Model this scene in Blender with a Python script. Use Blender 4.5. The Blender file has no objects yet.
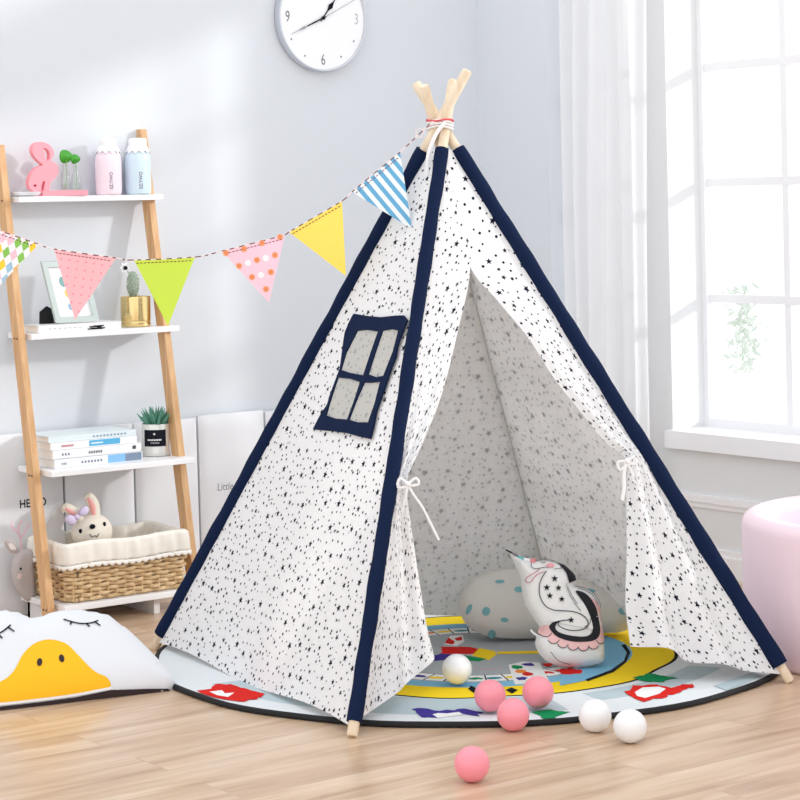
import bpy, bmesh, math, random
from mathutils import Vector, Matrix
from mathutils.geometry import delaunay_2d_cdt
random.seed(7)
PI=math.pi
sc=bpy.context.scene; C=sc.collection

# ------------------------------------------------------------------ camera geometry (measured once from the photograph)
F=2200.;CX=400.;HY=203.;RO=.021;H=1.25
CAM=(-5.002,-6.186)
def ray(px,py):
    a=px-CX; b=py-HY
    x=a-RO*b; y=b+RO*a
    return Vector((x/F*.8+.6, -x/F*.6+.8, -y/F))
O=Vector((CAM[0],CAM[1],H))
def onz(px,py,z=0): d=ray(px,py); return O+d*((z-H)/d.z)
def ony(px,py,y=0): d=ray(px,py); return O+d*((y-O.y)/d.y)
def onx(px,py,x=0): d=ray(px,py); return O+d*((x-O.x)/d.x)
def ont(px,py,t): return O+ray(px,py)*t
def onplane(px,py,p0,n): d=ray(px,py); return O+d*((Vector(p0)-O).dot(n)/d.dot(n))

# ------------------------------------------------------------------ materials
def s2l(c): return tuple(((v/255)/12.92 if v/255<=.04045 else ((v/255+.055)/1.055)**2.4) for v in c)
MATS={}
class N:
    def __init__(s,name):
        s.m=bpy.data.materials.new(name); s.m.use_nodes=True
        s.t=s.m.node_tree; s.b=s.t.nodes['Principled BSDF']; s.out=s.t.nodes['Material Output']
    def n(s,typ,**k):
        x=s.t.nodes.new(typ)
        for a,v in k.items(): setattr(x,a,v)
        return x
    def l(s,a,b): s.t.links.new(a,b)
    def math(s,op,a,b=None,c=None):
        x=s.n('ShaderNodeMath',operation=op)
        for i,v in enumerate((a,b,c)):
            if v is None: continue
            if isinstance(v,(int,float)): x.inputs[i].default_value=v
            else: s.l(v,x.inputs[i])
        return x.outputs[0]
    def mix(s,f,a,b):
        x=s.n('ShaderNodeMix',data_type='RGBA')
        for sock,v in ((x.inputs[0],f),(x.inputs[6],a),(x.inputs[7],b)):
            if isinstance(v,(int,float)): sock.default_value=v
            elif isinstance(v,tuple): sock.default_value=(*v,1)
            else: s.l(v,sock)
        return x.outputs[2]
    def bump(s,h,strength=.3,dist=.002):
        x=s.n('ShaderNodeBump'); x.inputs['Strength'].default_value=strength; x.inputs['Distance'].default_value=dist
        s.l(h,x.inputs['Height']); s.l(x.outputs[0],s.b.inputs['Normal']); return x.outputs[0]
def plain(name,rgb,rough=.6,metal=0,noise=0,scale=40,bump=0,spec=.5,sheen=0,sss=0):
    if name in MATS: return MATS[name]
    m=N(name); col=s2l(rgb)
    m.b.inputs['Base Color'].default_value=(*col,1); m.b.inputs['Roughness'].default_value=rough
    m.b.inputs['Metallic'].default_value=metal; m.b.inputs['Specular IOR Level'].default_value=spec
    m.b.inputs['Sheen Weight'].default_value=sheen
    if sss: m.b.inputs['Subsurface Weight'].default_value=sss; m.b.inputs['Subsurface Radius'].default_value=(.02,.01,.01)
    if noise or bump:
        tc=m.n('ShaderNodeTexCoord'); nz=m.n('ShaderNodeTexNoise'); nz.inputs['Scale'].default_value=scale; nz.inputs['Detail'].default_value=4
        m.l(tc.outputs['Object'],nz.inputs['Vector'])
        if noise:
            dark=tuple(v*(1-noise) for v in col); lite=tuple(min(1,v*(1+noise)) for v in col)
            m.l(m.mix(nz.outputs[0],dark,lite),m.b.inputs['Base Color'])
        if bump: m.bump(nz.outputs[0],bump)
    MATS[name]=m.m; return m.m

def star_mat(name,base,ink,ds=1.0,transl=.25):
    m=N(name); uv=m.n('ShaderNodeUVMap'); 
    def cells(scale,rnd,lo,hi,star,off):
        mp=m.n('ShaderNodeMapping'); mp.inputs['Location'].default_value=(off,off*.7,0); m.l(uv.outputs[0],mp.inputs['Vector'])
        v=m.n('ShaderNodeTexVoronoi',voronoi_dimensions='2D'); v.inputs['Scale'].default_value=scale; v.inputs['Randomness'].default_value=rnd
        m.l(mp.outputs[0],v.inputs['Vector'])
        d=m.n('ShaderNodeVectorMath',operation='SUBTRACT'); m.l(mp.outputs[0],d.inputs[0]); m.l(v.outputs['Position'],d.inputs[1])
        col=m.n('ShaderNodeSeparateColor'); m.l(v.outputs['Color'],col.inputs[0])
        R=m.math('MULTIPLY_ADD',col.outputs[0],hi-lo,lo)
        ln=m.n('ShaderNodeVectorMath',operation='LENGTH'); m.l(d.outputs[0],ln.inputs[0]); r=ln.outputs['Value']
        if star:
            sx=m.n('ShaderNodeSeparateXYZ'); m.l(d.outputs[0],sx.inputs[0])
            th=m.math('ARCTAN2',sx.outputs[1],sx.outputs[0])
            th=m.math('ADD',th,m.math('MULTIPLY',col.outputs[1],1.2)); th=m.math('ADD',th,20.0)
            f=m.math('ABSOLUTE',m.math('SUBTRACT',m.math('MODULO',th,2*PI/5),PI/5)) # 0 at valley, 36deg at tip
            ph=m.math('SUBTRACT',PI/5,f)
            x=m.math('MULTIPLY',r,m.math('COSINE',ph)); y=m.math('MULTIPLY',r,m.math('SINE',ph))
            q=m.math('ADD',x,m.math('MULTIPLY',y,2.5))
            return m.math('LESS_THAN',q,R),m.math('GREATER_THAN',r,m.math('ADD',R,.0035))
        return m.math('LESS_THAN',r,R)
    a,clr=cells(1/.060,.6,.0065,.0118,True,3.1)
    b=m.math('MULTIPLY',cells(1/.0250,.85,.0022,.0040,False,7.3),clr)
    k=m.math('MAXIMUM',a,b)
    c=m.mix(k,s2l(base),s2l(ink)); m.l(c,m.b.inputs['Base Color']); m.b.inputs['Roughness'].default_value=.85; m.b.inputs['Specular IOR Level'].default_value=.2
    nz=m.n('ShaderNodeTexNoise'); nz.inputs['Scale'].default_value=9; nz.inputs['Detail'].default_value=5; m.l(uv.outputs[0],nz.inputs['Vector'])
    nb=m.bump(nz.outputs[0],.35,.012)
    tr=m.n('ShaderNodeBsdfTranslucent'); m.l(c,tr.inputs[0]); m.l(nb,tr.inputs['Normal'])
    mx=m.n('ShaderNodeMixShader'); mx.inputs[0].default_value=transl
    m.l(m.b.outputs[0],mx.inputs[1]); m.l(tr.outputs[0],mx.inputs[2]); m.l(mx.outputs[0],m.out.inputs[0])
    return m.m
def cloth_nav(name,rgb):
    m=N(name); m.b.inputs['Base Color'].default_value=(*s2l(rgb),1); m.b.inputs['Roughness'].default_value=.9; m.b.inputs['Specular IOR Level'].default_value=.15
    tc=m.n('ShaderNodeTexCoord'); nz=m.n('ShaderNodeTexNoise'); nz.inputs['Scale'].default_value=26; m.l(tc.outputs['Object'],nz.inputs['Vector']); m.bump(nz.outputs[0],.5,.006)
    return m.m
def wood(name,light,dark,scale=(3,60,60)):
    m=N(name); tc=m.n('ShaderNodeTexCoord'); mp=m.n('ShaderNodeMapping'); mp.inputs['Scale'].default_value=scale
    m.l(tc.outputs['Object'],mp.inputs[0]); nz=m.n('ShaderNodeTexNoise'); nz.inputs['Scale'].default_value=1; nz.inputs['Detail'].default_value=6
    m.l(mp.outputs[0],nz.inputs['Vector']); r=m.n('ShaderNodeValToRGB'); r.color_ramp.elements[0].position=.3; r.color_ramp.elements[1].position=.7
    r.color_ramp.elements[0].color=(*s2l(dark),1); r.color_ramp.elements[1].color=(*s2l(light),1)
    m.l(nz.outputs[0],r.inputs[0]); m.l(r.outputs[0],m.b.inputs['Base Color']); m.b.inputs['Roughness'].default_value=.5
    return m.m
def floor_mat():
    m=N('laminate_planks'); tc=m.n('ShaderNodeTexCoord')
    br=m.n('ShaderNodeTexBrick'); br.offset=.37; br.inputs['Scale'].default_value=1; br.inputs['Brick Width'].default_value=1.25; br.inputs['Row Height'].default_value=.15
    br.inputs['Mortar Size'].default_value=.0012; br.inputs['Color1'].default_value=(0,0,0,1); br.inputs['Color2'].default_value=(1,1,1,1); br.inputs['Mortar'].default_value=(.3,.3,.3,1)
    br.inputs['Bias'].default_value=0
    m.l(tc.outputs['Object'],br.inputs['Vector'])
    # grain
    add=m.n('ShaderNodeVectorMath',operation='MULTIPLY_ADD'); m.l(br.outputs['Color'],add.inputs[0]); add.inputs[1].default_value=(5,9,0); m.l(tc.outputs['Object'],add.inputs[2])
    mp=m.n('ShaderNodeMapping'); mp.inputs['Scale'].default_value=(1.3,13,1); m.l(add.outputs[0],mp.inputs[0])
    n1=m.n('ShaderNodeTexNoise'); n1.inputs['Scale'].default_value=1.3; n1.inputs['Detail'].default_value=7; n1.inputs['Roughness'].default_value=.6; n1.inputs['Distortion'].default_value=.5; m.l(mp.outputs[0],n1.inputs['Vector'])
    r=m.n('ShaderNodeValToRGB'); e=r.color_ramp.elements; e[0].position=.30; e[0].color=(*s2l(FD),1); e[1].position=.72; e[1].color=(*s2l(FL),1)
    x=e.new(.5); x.color=(*s2l(FM),1)
    m.l(n1.outputs[0],r.inputs[0])
    tone=m.mix(m.math('MULTIPLY',br.outputs['Color'],.30),r.outputs[0],s2l(FT))
    seam=m.mix(m.math('MULTIPLY',br.outputs['Fac'],.35),tone,s2l((120,92,70)))
    m.l(seam,m.b.inputs['Base Color']); m.b.inputs['Roughness'].default_value=.28; m.b.inputs['Specular IOR Level'].default_value=.5
    m.bump(n1.outputs[0],.04,.002)
    return m.m
FD=(172,138,108); FM=(208,178,148); FL=(230,208,184); FT=(190,158,128)
def glass(name,tint=(1,1,1),gl=.08,rough=.02):
    m=N(name); t=m.n('ShaderNodeBsdfTransparent'); t.inputs[0].default_value=(*tint,1)
    g=m.n('ShaderNodeBsdfGlossy'); g.inputs['Roughness'].default_value=rough; mx=m.n('ShaderNodeMixShader')
    mx.inputs[0].default_value=gl
    m.l(t.outputs[0],mx.inputs[1]); m.l(g.outputs[0],mx.inputs[2]); m.l(mx.outputs[0],m.out.inputs[0]); return m.m
def sheer(name):
    m=N(name); t=m.n('ShaderNodeBsdfTransparent'); tr=m.n('ShaderNodeBsdfTranslucent'); tr.inputs[0].default_value=(.93,.93,.94,1)
    d=m.n('ShaderNodeBsdfDiffuse'); d.inputs[0].default_value=(.93,.93,.94,1)
    a=m.n('ShaderNodeMixShader'); a.inputs[0].default_value=.65; m.l(d.outputs[0],a.inputs[1]); m.l(tr.outputs[0],a.inputs[2])
    b=m.n('ShaderNodeMixShader'); b.inputs[0].default_value=.90; m.l(t.outputs[0],b.inputs[1]); m.l(a.outputs[0],b.inputs[2]); m.l(b.outputs[0],m.out.inputs[0]); return m.m

W=plain('white_paint',(240,241,243),.5)
M={}
M['wall']=plain('wall_paint',(219,223,229),.75,noise=.012,scale=3)
M['rwall']=plain('panel_paint',(228,229,230),.6)
M['white']=plain('white_lacquer',(243,243,245),.35)
M['navy']=cloth_nav('navy_cloth',(16,31,62))
M['starout']=star_mat('star_print_canvas',(250,250,252),(20,24,44),transl=.28)
M['starin']=star_mat('star_print_reverse',(250,249,247),(226,226,227),transl=.55)
M['pole']=wood('pale_pine',(240,224,200),(222,200,170),(60,60,3))
M['rackwood']=wood('oak_rack',(222,180,132),(200,152,104),(70,70,4))
M['floor']=floor_mat()
M['black']=plain('black_cloth',(22,22,26),.8)
M['ink']=plain('print_ink',(30,32,40),.9,spec=.1)

# ------------------------------------------------------------------ mesh tools
class MB:
    def __init__(s): s.v=[]; s.f=[]; s.m=[]; s.uv={} ; s.mats=[]
    def mi(s,mat):
        if mat not in s.mats: s.mats.append(mat)
        return s.mats.index(mat)
    def add(s,vs,fs,mat,uvs=None):
        b=len(s.v); i=s.mi(mat); s.v+= [tuple(v) for v in vs]
        for f in fs: s.f.append(tuple(b+k for k in f)); s.m.append(i)
        if uvs:
            for k,u in enumerate(uvs): s.uv[b+k]=u
        return s
    def box(s,a,b,mat):
        x0,y0,z0=a;x1,y1,z1=b
        v=[(x,y,z) for z in (z0,z1) for y in (y0,y1) for x in (x0,x1)]
        return s.add(v,[(0,2,3,1),(4,5,7,6),(0,1,5,4),(2,6,7,3),(0,4,6,2),(1,3,7,5)],mat)
    def obox(s,c,ax,ay,az,mat):  # oriented: half-axis vectors
        c=Vector(c); v=[c+ax*i+ay*j+az*k for k in (-1,1) for j in (-1,1) for i in (-1,1)]
        return s.add(v,[(0,2,3,1),(4,5,7,6),(0,1,5,4),(2,6,7,3),(0,4,6,2),(1,3,7,5)],mat)
    def grid(s,fn,nu,nv,mat,uvf=None,close_u=False,flip=False):
        vs=[];us=[]
        for j in range(nv+1):
            for i in range(nu if close_u else nu+1):
                u=i/nu;v=j/nv; vs.append(fn(u,v)); 
                if uvf: us.append(uvf(u,v))
        w=nu if close_u else nu+1; fs=[]
        for j in range(nv):
            for i in range(nu):
                a=j*w+i; b=j*w+(i+1)%w; q=(a,b,b+w,a+w)
                fs.append(q[::-1] if flip else q)
        return s.add(vs,fs,mat,us if uvf else None)
    def tube(s,pts,r,mat,n=8,close=False,flat=None,caps=True):
        pts=[Vector(p) for p in pts]; R=r if isinstance(r,(list,tuple)) else [r]*len(pts)
        vs=[];k=len(pts); up=None
        for i,p in enumerate(pts):
            if close: t=pts[(i+1)%k]-pts[i-1]
            else: t=pts[min(i+1,k-1)]-pts[max(i-1,0)]
            if t.length<1e-9: t=Vector((0,0,1))
            t.normalize()
            if flat is not None: side=t.cross(Vector(flat)).normalized()
            else:
                if up is None: up=Vector((0,0,1)) if abs(t.z)<.9 else Vector((0,1,0))
                side=t.cross(up); 
                if side.length<1e-4: side=t.cross(Vector((1,0,0)))
                side.normalize()
            u2=side.cross(t).normalized()
            if flat is None: up=u2
            fy=.25 if flat is not None else 1
            for j in range(n):
                a=2*PI*j/n; vs.append(p+side*math.cos(a)*R[i]+u2*math.sin(a)*R[i]*fy)
        fs=[]
        for i in range(k if close else k-1):
            for j in range(n):
                a=i*n+j;b=i*n+(j+1)%n; c=((i+1)%k)*n
                fs.append((a,b,c+(j+1)%n,c+j))
        if not close and caps: fs.append(tuple(range(n))[::-1]); fs.append(tuple((k-1)*n+j for j in range(n)))
        return s.add(vs,fs,mat)
    def lathe(s,prof,mat,n=32,c=(0,0,0),cap0=True,cap1=True,wav=None,rev=False):
        vs=[]
        for (r,z) in prof:
            for j in range(n):
                a=2*PI*j/n; rr=r
                if wav: rr,z2=wav(r,z,a)
                else: z2=z
                vs.append((c[0]+rr*math.cos(a),c[1]+rr*math.sin(a),c[2]+z2))
        fs=[]
        for i in range(len(prof)-1):
            for j in range(n): a=i*n+j;b=i*n+(j+1)%n; fs.append((a,b,b+n,a+n))
        if cap0 and prof[0][0]>1e-6: fs.append(tuple(range(n))[::-1])
        if cap1 and prof[-1][0]>1e-6: k=len(prof)-1; fs.append(tuple(k*n+j for j in range(n)))
        return s.add(vs,fs,mat)
    def ball(s,c,r,mat,nu=24,nv=14,sc=(1,1,1),rot=None):
        c=Vector(c)
        def fn(u,v):
            a=2*PI*u;b=PI*(v-.5); p=Vector((math.cos(b)*math.cos(a)*r*sc[0],math.cos(b)*math.sin(a)*r*sc[1],math.sin(b)*r*sc[2]))
            if rot: p=rot@p
            return c+p
        return s.grid(fn,nu,nv,mat,close_u=True)
    def prism(s,poly,fn,d,mat,holes=(),bevel=0):
        """2D outline -> solid: fn(u,v,w) maps to 3D, w from 0 to d"""
        tv,tf=cdt(poly,holes,None)
        n=len(tv); vs=[fn(x,y,0) for x,y in tv]+[fn(x,y,d) for x,y in tv]
        fs=[t[::-1] for t in tf]+[tuple(n+k for k in t) for t in tf]
        from collections import Counter
        ed=Counter()
        for t in tf:
            for a,b in ((t[0],t[1]),(t[1],t[2]),(t[2],t[0])): ed[(a,b)]+=1
        for (a,b) in ed:
            if (b,a) not in ed: fs.append((a,b,n+b,n+a))
        return s.add(vs,fs,mat)
    def decal(s,poly,surf,mat,step=.01,holes=()):
        tv,tf=cdt(poly,holes,step)
        return s.add([surf(x,y) for x,y in tv],tf,mat)
    def stroke(s,pts,w,surf,mat,step=.006):
        P=smooth2(pts,step)
        L=[];
        for i,p in enumerate(P):
            a=P[max(i-1,0)];b=P[min(i+1,len(P)-1)]; dx=b[0]-a[0];dy=b[1]-a[1];l=math.hypot(dx,dy) or 1
            ww=w/2; nx=-dy/l*ww; ny=dx/l*ww
            L.append((p[0]+nx,p[1]+ny)); L.append((p[0]-nx,p[1]-ny))
        fs=[(2*i,2*i+1,2*i+3,2*i+2) for i in range(len(P)-1)]
        return s.add([surf(x,y) for x,y in L],fs,mat)
    def build(s,name,parent=None,smooth=True,loc=None,label=None,angle=35):
        me=bpy.data.meshes.new(name); o=bpy.data.objects.new(name,me)
        off=Vector(loc) if loc is not None else Vector((0,0,0))
        if parent is not None:
            off=Vector((0,0,0));q_=parent
            while q_ is not None: off+=Vector(q_.location);q_=q_.parent
        me.from_pydata([Vector(v)-off for v in s.v],[],s.f)
        for m in s.mats: me.materials.append(m)
        me.polygons.foreach_set('material_index',s.m)
        if s.uv:
            ul=me.uv_layers.new(name='UVMap')
            for lp in me.loops: ul.data[lp.index].uv=s.uv.get(lp.vertex_index,(0,0))
        me.validate(); me.update()
        C.objects.link(o)
        if parent is not None: o.parent=parent; 
        else: o.location=off
        if smooth:
            me.polygons.foreach_set('use_smooth',[True]*len(me.polygons))
            me.set_sharp_from_angle(angle=math.radians(angle))
        if label: o['label']=label
        return o
def inpoly(x,y,P):
    r=False;j=len(P)-1
    for i in range(len(P)):
        xi,yi=P[i];xj,yj=P[j]
        if (yi>y)!=(yj>y) and x<(xj-xi)*(y-yi)/(yj-yi)+xi: r=not r
        j=i
    return r
def area(P): return sum(P[i-1][0]*P[i][1]-P[i][0]*P[i-1][1] for i in range(len(P)))/2
def dist_poly(x,y,P):
    best=1e9
    for i in range(len(P)):
        ax,ay=P[i-1];bx,by=P[i];dx=bx-ax;dy=by-ay;l=dx*dx+dy*dy
        t=max(0,min(1,((x-ax)*dx+(y-ay)*dy)/l)) if l else 0
        best=min(best,math.hypot(x-ax-t*dx,y-ay-t*dy))
    return best
def dens(P,step,closed=True):
    out=[];n=len(P)
    for i in range(n if closed else n-1):
        a=P[i];b=P[(i+1)%n];k=max(1,int(math.hypot(b[0]-a[0],b[1]-a[1])/step))
        for j in range(k): out.append((a[0]+(b[0]-a[0])*j/k,a[1]+(b[1]-a[1])*j/k))
    if not closed: out.append(P[-1])
    return out
def smooth2(P,step,closed=False):
    """Catmull-Rom through the points (2D or 3D tuples)"""
    out=[];n=len(P);rng=range(n if closed else n-1)
    for i in rng:
        if closed: p0,p1,p2,p3=P[i-1],P[i],P[(i+1)%n],P[(i+2)%n]
        else: p0,p1,p2,p3=P[max(i-1,0)],P[i],P[i+1],P[min(i+2,n-1)]
        L=math.dist(p1,p2);k=max(1,int(L/step))
        for j in range(k):
            t=j/k; out.append(tuple(.5*((2*b)+(c-a)*t+(2*a-5*b+4*c-d)*t*t+(-a+3*b-3*c+d)*t**3) for a,b,c,d in zip(p0,p1,p2,p3)))
    if not closed: out.append(tuple(P[-1]))
    return out
def cdt(poly,holes,step):
    P=list(poly)
    if step: P=dens(P,step)
    loops=[P]+[ (dens(h,step) if step else list(h)) for h in holes]
    V=[];E=[]
    for L in loops:
        b=len(V);V+=[Vector(p) for p in L];E+=[(b+i,b+(i+1)%len(L)) for i in range(len(L))]
    if step:
        xs=[p[0] for p in P];ys=[p[1] for p in P];j=0;y=min(ys)+step/2
        while y<max(ys):
            x=min(xs)+step*(.5 if j%2 else 0)
            while x<max(xs):
                if inpoly(x,y,P) and dist_poly(x,y,P)>step*.45: V.append(Vector((x,y)))
                x+=step
            y+=step*.87;j+=1
    tv,_,tf,_,_,_=delaunay_2d_cdt(V,E,[],0,1e-7)
    tv=[(v.x,v.y) for v in tv];out=[]
    for t in tf:
        cx=sum(tv[k][0] for k in t)/len(t);cy=sum(tv[k][1] for k in t)/len(t)
        if not inpoly(cx,cy,P) or any(inpoly(cx,cy,h) for h in loops[1:]): continue
        t=tuple(t)
        a=area([tv[k] for k in t]); out.append(t if a>0 else t[::-1])
    return tv,out
def circ(cx,cy,rx,ry=None,n=18,rot=0):
    ry=ry or rx; return [(cx+rx*math.cos(2*PI*i/n)*math.cos(rot)-ry*math.sin(2*PI*i/n)*math.sin(rot),cy+rx*math.cos(2*PI*i/n)*math.sin(rot)+ry*math.sin(2*PI*i/n)*math.cos(rot)) for i in range(n)]
def star(cx,cy,R,k=.42,rot=PI/2): return [(cx+(R if i%2==0 else R*k)*math.cos(rot+i*PI/5),cy+(R if i%2==0 else R*k)*math.sin(rot+i*PI/5)) for i in range(10)]
def tag(o,label,cat,group=None):
    o['label']=label;o['category']=cat
    if group:o['group']=group
    return o
def struct(o): o['kind']='structure'; return o
def thing(name,label,cat,loc,group=None):
    o=bpy.data.objects.new(name,None);C.objects.link(o);o.location=loc;o.empty_display_size=.05
    return tag(o,label,cat,group)
def copy_tree(o,parent=None):
    c=o.copy();C.objects.link(c)
    if parent: c.parent=parent; c.matrix_parent_inverse=o.matrix_parent_inverse.copy()
    for ch in [x for x in bpy.data.objects if x.parent==o]: copy_tree(ch,c)
    return c
def text_mesh(mb,txt,size,fn,mat,bold=False,spacing=1.0,align='CENTER'):
    cu=bpy.data.curves.new('t','FONT');cu.body=txt;cu.size=size;cu.align_x=align;cu.align_y='CENTER';cu.space_character=spacing
    if bold: cu.offset=size*.02
    o=bpy.data.objects.new('t',cu);C.objects.link(o)
    dg=bpy.context.evaluated_depsgraph_get();me=bpy.data.meshes.new_from_object(o.evaluated_get(dg))
    mb.add([fn(v.co.x,v.co.y) for v in me.vertices],[tuple(p.vertices) for p in me.polygons],mat)
    bpy.data.objects.remove(o);bpy.data.curves.remove(cu);bpy.data.meshes.remove(me)
def Zm(pts,ox,oy,s): return [(ox+x*s,oy+y*s) for x,y in pts]
def solid(o,t,off=0):
    m=o.modifiers.new('thickness','SOLIDIFY');m.thickness=t;m.offset=off;return o

# ------------------------------------------------------------------ room
XW=.15
struct(MB().box((-5.6,-6.6,-.05),(XW,0,0),M['floor']).build('floor',smooth=False))
struct(MB().box((-5.6,0,0),(XW+.3,.12,2.7),M['wall']).build('wall_back',smooth=False))
ZS=onx(668,430,XW).z; ZT=2.45
Y1=onx(668,200,XW).y; Y2a=onx(640,200,XW).y+.02; Y2b=-.40
WT=.24
b=MB(); r=M['rwall']
b.box((XW,-6.6,0),(XW+WT,0,ZS),r).box((XW,-6.6,ZT),(XW+WT,0,2.7),r)
b.box((XW,Y2b,ZS),(XW+WT,0,ZT),r).box((XW,Y1,ZS),(XW+WT,Y2a,ZT),r).box((XW,-6.6,ZS),(XW+WT,-3.5,ZT),r)
struct(b.build('wall_right',smooth=False))
PIERX,PIERY=onx(478,120,0).x,onx(548,120,0).y
struct(MB().box((PIERX,PIERY,0),(XW,0,2.7),M['wall']).build('wall_pier',smooth=False))
struct(MB().box((-5.6,-.014,0),(PIERX,0,.11),M['white']).build('baseboard_back',smooth=False))
zb=onx(742,553,XW).z
b=MB().box((XW-.016,-6.6,0),(XW,0,zb-.02),M['white']).box((XW-.011,-6.6,zb-.02),(XW,0,zb),M['white'])
struct(b.build('baseboard_right',smooth=False))
zc=onx(679,495,XW).z
struct(MB().box((XW-.012,-6.6,zc-.012),(XW,0,zc+.012),M['white']).box((XW-.006,-6.6,zc-.03),(XW,0,zc-.012),M['white']).build('trim_1',smooth=False))
struct(MB().box((XW-.028,-3.55,ZS-.055),(XW+WT-.05,Y1+.012,ZS+.003),M['white']).build('trim_2',smooth=False))
FX=XW+.175
def window(name,ya,yb,mull):
    root=bpy.data.objects.new(name,None);C.objects.link(root);root.location=(FX,(ya+yb)/2,ZS);struct(root)
    b=MB();w=M['white'];t=.014
    for y in (ya,yb): b.box((FX-.025,y-.022,ZS),(FX+.025,y+.022,ZT),w)
    for z in (ZS+.012,ZT-.02): b.box((FX-.024,ya,z-.02),(FX+.024,yb,z+.02),w)
    b.build('window_frame',root,smooth=False)
    b=MB()
    for y in mull: b.box((FX-.013,y-t,ZS),(FX+.013,y+t,ZT),w)
    for i in range(1,6):
        z=ZB0+ZBS*i
        if z<ZT: b.box((FX-.014,ya,z-.014),(FX+.014,yb,z+.014),w)
    b.build('glazing_bars',root,smooth=False)
    b=MB().box((FX-.002,ya,ZS),(FX+.002,yb,ZT),G); b.build('window_pane',root,smooth=False)
G=glass('window_glass',gl=.02)
ZB0=onx(710,413,FX).z; ZBS=(onx(710,67,FX).z-ZB0)/3
ys=onx(789,240,FX).y; y0=onx(709,240,FX).y; dy=y0-ys
window('window_1',-3.5,Y1+.0,[ys-dy*k for k in range(0,6) if ys-dy*k>-3.4])
window('window_2',Y2a,Y2b,[(Y2a+Y2b)/2])

# shrub outside
rt=thing('garden_shrub','pale slender shrub seen faintly outside behind the window glass','shrub',(1.3,-.55,.0))
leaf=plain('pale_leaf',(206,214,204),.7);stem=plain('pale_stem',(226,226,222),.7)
p0=ont(735,405,9.2);b=MB();lf=MB();base=Vector((p0.x,p0.y,0))
rt.location=base
b.tube([base,p0,ont(733,380,9.2),ont(738,350,9.2),ont(742,300,9.2)],[.012,.012,.009,.006,.003],stem,6)
for i in range(200):
    x=random.gauss(744,9);y=random.uniform(285,372)
    c=ont(x,y,9.2+random.uniform(-.12,.12))
    d=Vector((random.uniform(-1,1),random.uniform(-1,1),random.uniform(.1,1))).normalized()*.026
    s=d.cross(Vector((random.random(),random.random(),random.random()))).normalized()*.008
    lf.add([c-d,c+s,c+d,c-s],[(0,1,2,3)],leaf)
for i in range(10):
    a=ont(736+i*.6,380-i*7,9.2);e=ont(random.uniform(728,762),370-i*8,9.2+random.uniform(-.1,.1));b.tube([a,(a+e)/2+Vector((0,0,.02)),e],.003,stem,5)
b.build('trunk',rt);lf.build('foliage',rt)

# sheer curtain
yl=min(onx(549,120,XW-.10).y,PIERY-.004); yr=onx(646,120,XW-.10).y
b=MB()
def cf(u,v):
    y=yl+(yr-yl)*u; z=.02+2.55*v
    a=.016+.007*math.sin(5*u+1)
    x=XW-.10+a*math.sin(2*PI*(6.5*u+.25*math.sin(3*v+2*u)))+.008*math.sin(9*u+4*v)
    return (x,y+.006*math.sin(5*v),z)
SH=sheer('sheer_voile')
cr=thing('curtain','sheer white gathered curtain hanging left of the bright window','curtain',(XW-.10,(yl+yr)/2,0))
b.grid(cf,150,14,SH);b.build('curtain_panel',cr)
b=MB()
b.grid(lambda u,v:(XW-.10+.028*math.sin(2*PI*(8.5*u))*.9,yl+(yr-yl)*u,2.53+.06*v),120,2,M['white']);solid(b.build('curtain_heading',cr),.002)
b=MB().tube([(XW-.10,PIERY-.004,2.6),(XW-.10,-3.7,2.6)],.014,plain('rod_metal',(190,190,195),.3,1),12)
rd=b.build('curtain_rod');tag(rd,'slim metal curtain rod above the window holding the sheer curtain','curtain rod')

# ------------------------------------------------------------------ rug
RC=Vector((-1.215,-1.415));RR=.865;RT=.011
rug=thing('play_mat','round quilted play mat with coloured board game print under the tent','play mat',(RC.x,RC.y,0))
rb=MB()
cols={k:plain('mat_'+k,v,.9,spec=.1,bump=.5,scale=22) for k,v in dict(base=(222,227,230),mist=(184,200,206),grey=(172,178,182),red=(214,40,34),green=(20,140,84),purple=(66,54,142),yellow=(248,214,40),blue=(128,186,216),white=(240,240,240),black=(26,28,32),orange=(240,140,60),pink=(238,140,150),teal=(40,140,150)).items()}
def rz(x,y):
    return RT
n=96
rb.add([(RC.x,RC.y,RT)]+[(RC.x+RR*k*math.cos(2*PI*i/n),RC.y+RR*k*math.sin(2*PI*i/n),0) for k in (.0,) for i in range(0)],[],cols['base'])
rb=MB()
rb.decal([(RC.x+RR*math.cos(2*PI*i/n),RC.y+RR*math.sin(2*PI*i/n)) for i in range(n)],lambda x,y:(x,y,rz(x,y)),cols['base'],.03)
rb.add([(RC.x+RR*math.cos(2*PI*i/n),RC.y+RR*math.sin(2*PI*i/n),z) for z in (.001,RT) for i in range(n)],[(i,(i+1)%n,n+(i+1)%n,n+i) for i in range(n)]+[tuple(range(n))[::-1]],cols['base'])
lay=[0]
def rp(world,col,step=.025,holes=()):
    if col in ('red','green','purple') and 5<len(world)<16: world=[(x+random.uniform(-.0035,.0035),y+random.uniform(-.009,.009)) for x,y in dens([tuple(p) for p in world],.012)]
    lay[0]+=1;h=.0002+.00003*lay[0]
    P=[p for p in world]
    # keep inside the rug rim
    Q=[]
    for x,y in P:
        d=math.hypot(x-RC.x,y-RC.y)
        if d>RR*.985: x=RC.x+(x-RC.x)*RR*.985/d;y=RC.y+(y-RC.y)*RR*.985/d
        Q.append((x,y))
    rb.decal(Q,lambda x,y:(x,y,rz(x,y)+h),cols[col],step,holes)
def G2(pts): return [tuple(onz(x,y,RT)[:2]) for x,y in pts]
YC=(-1.235,-1.47)
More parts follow.
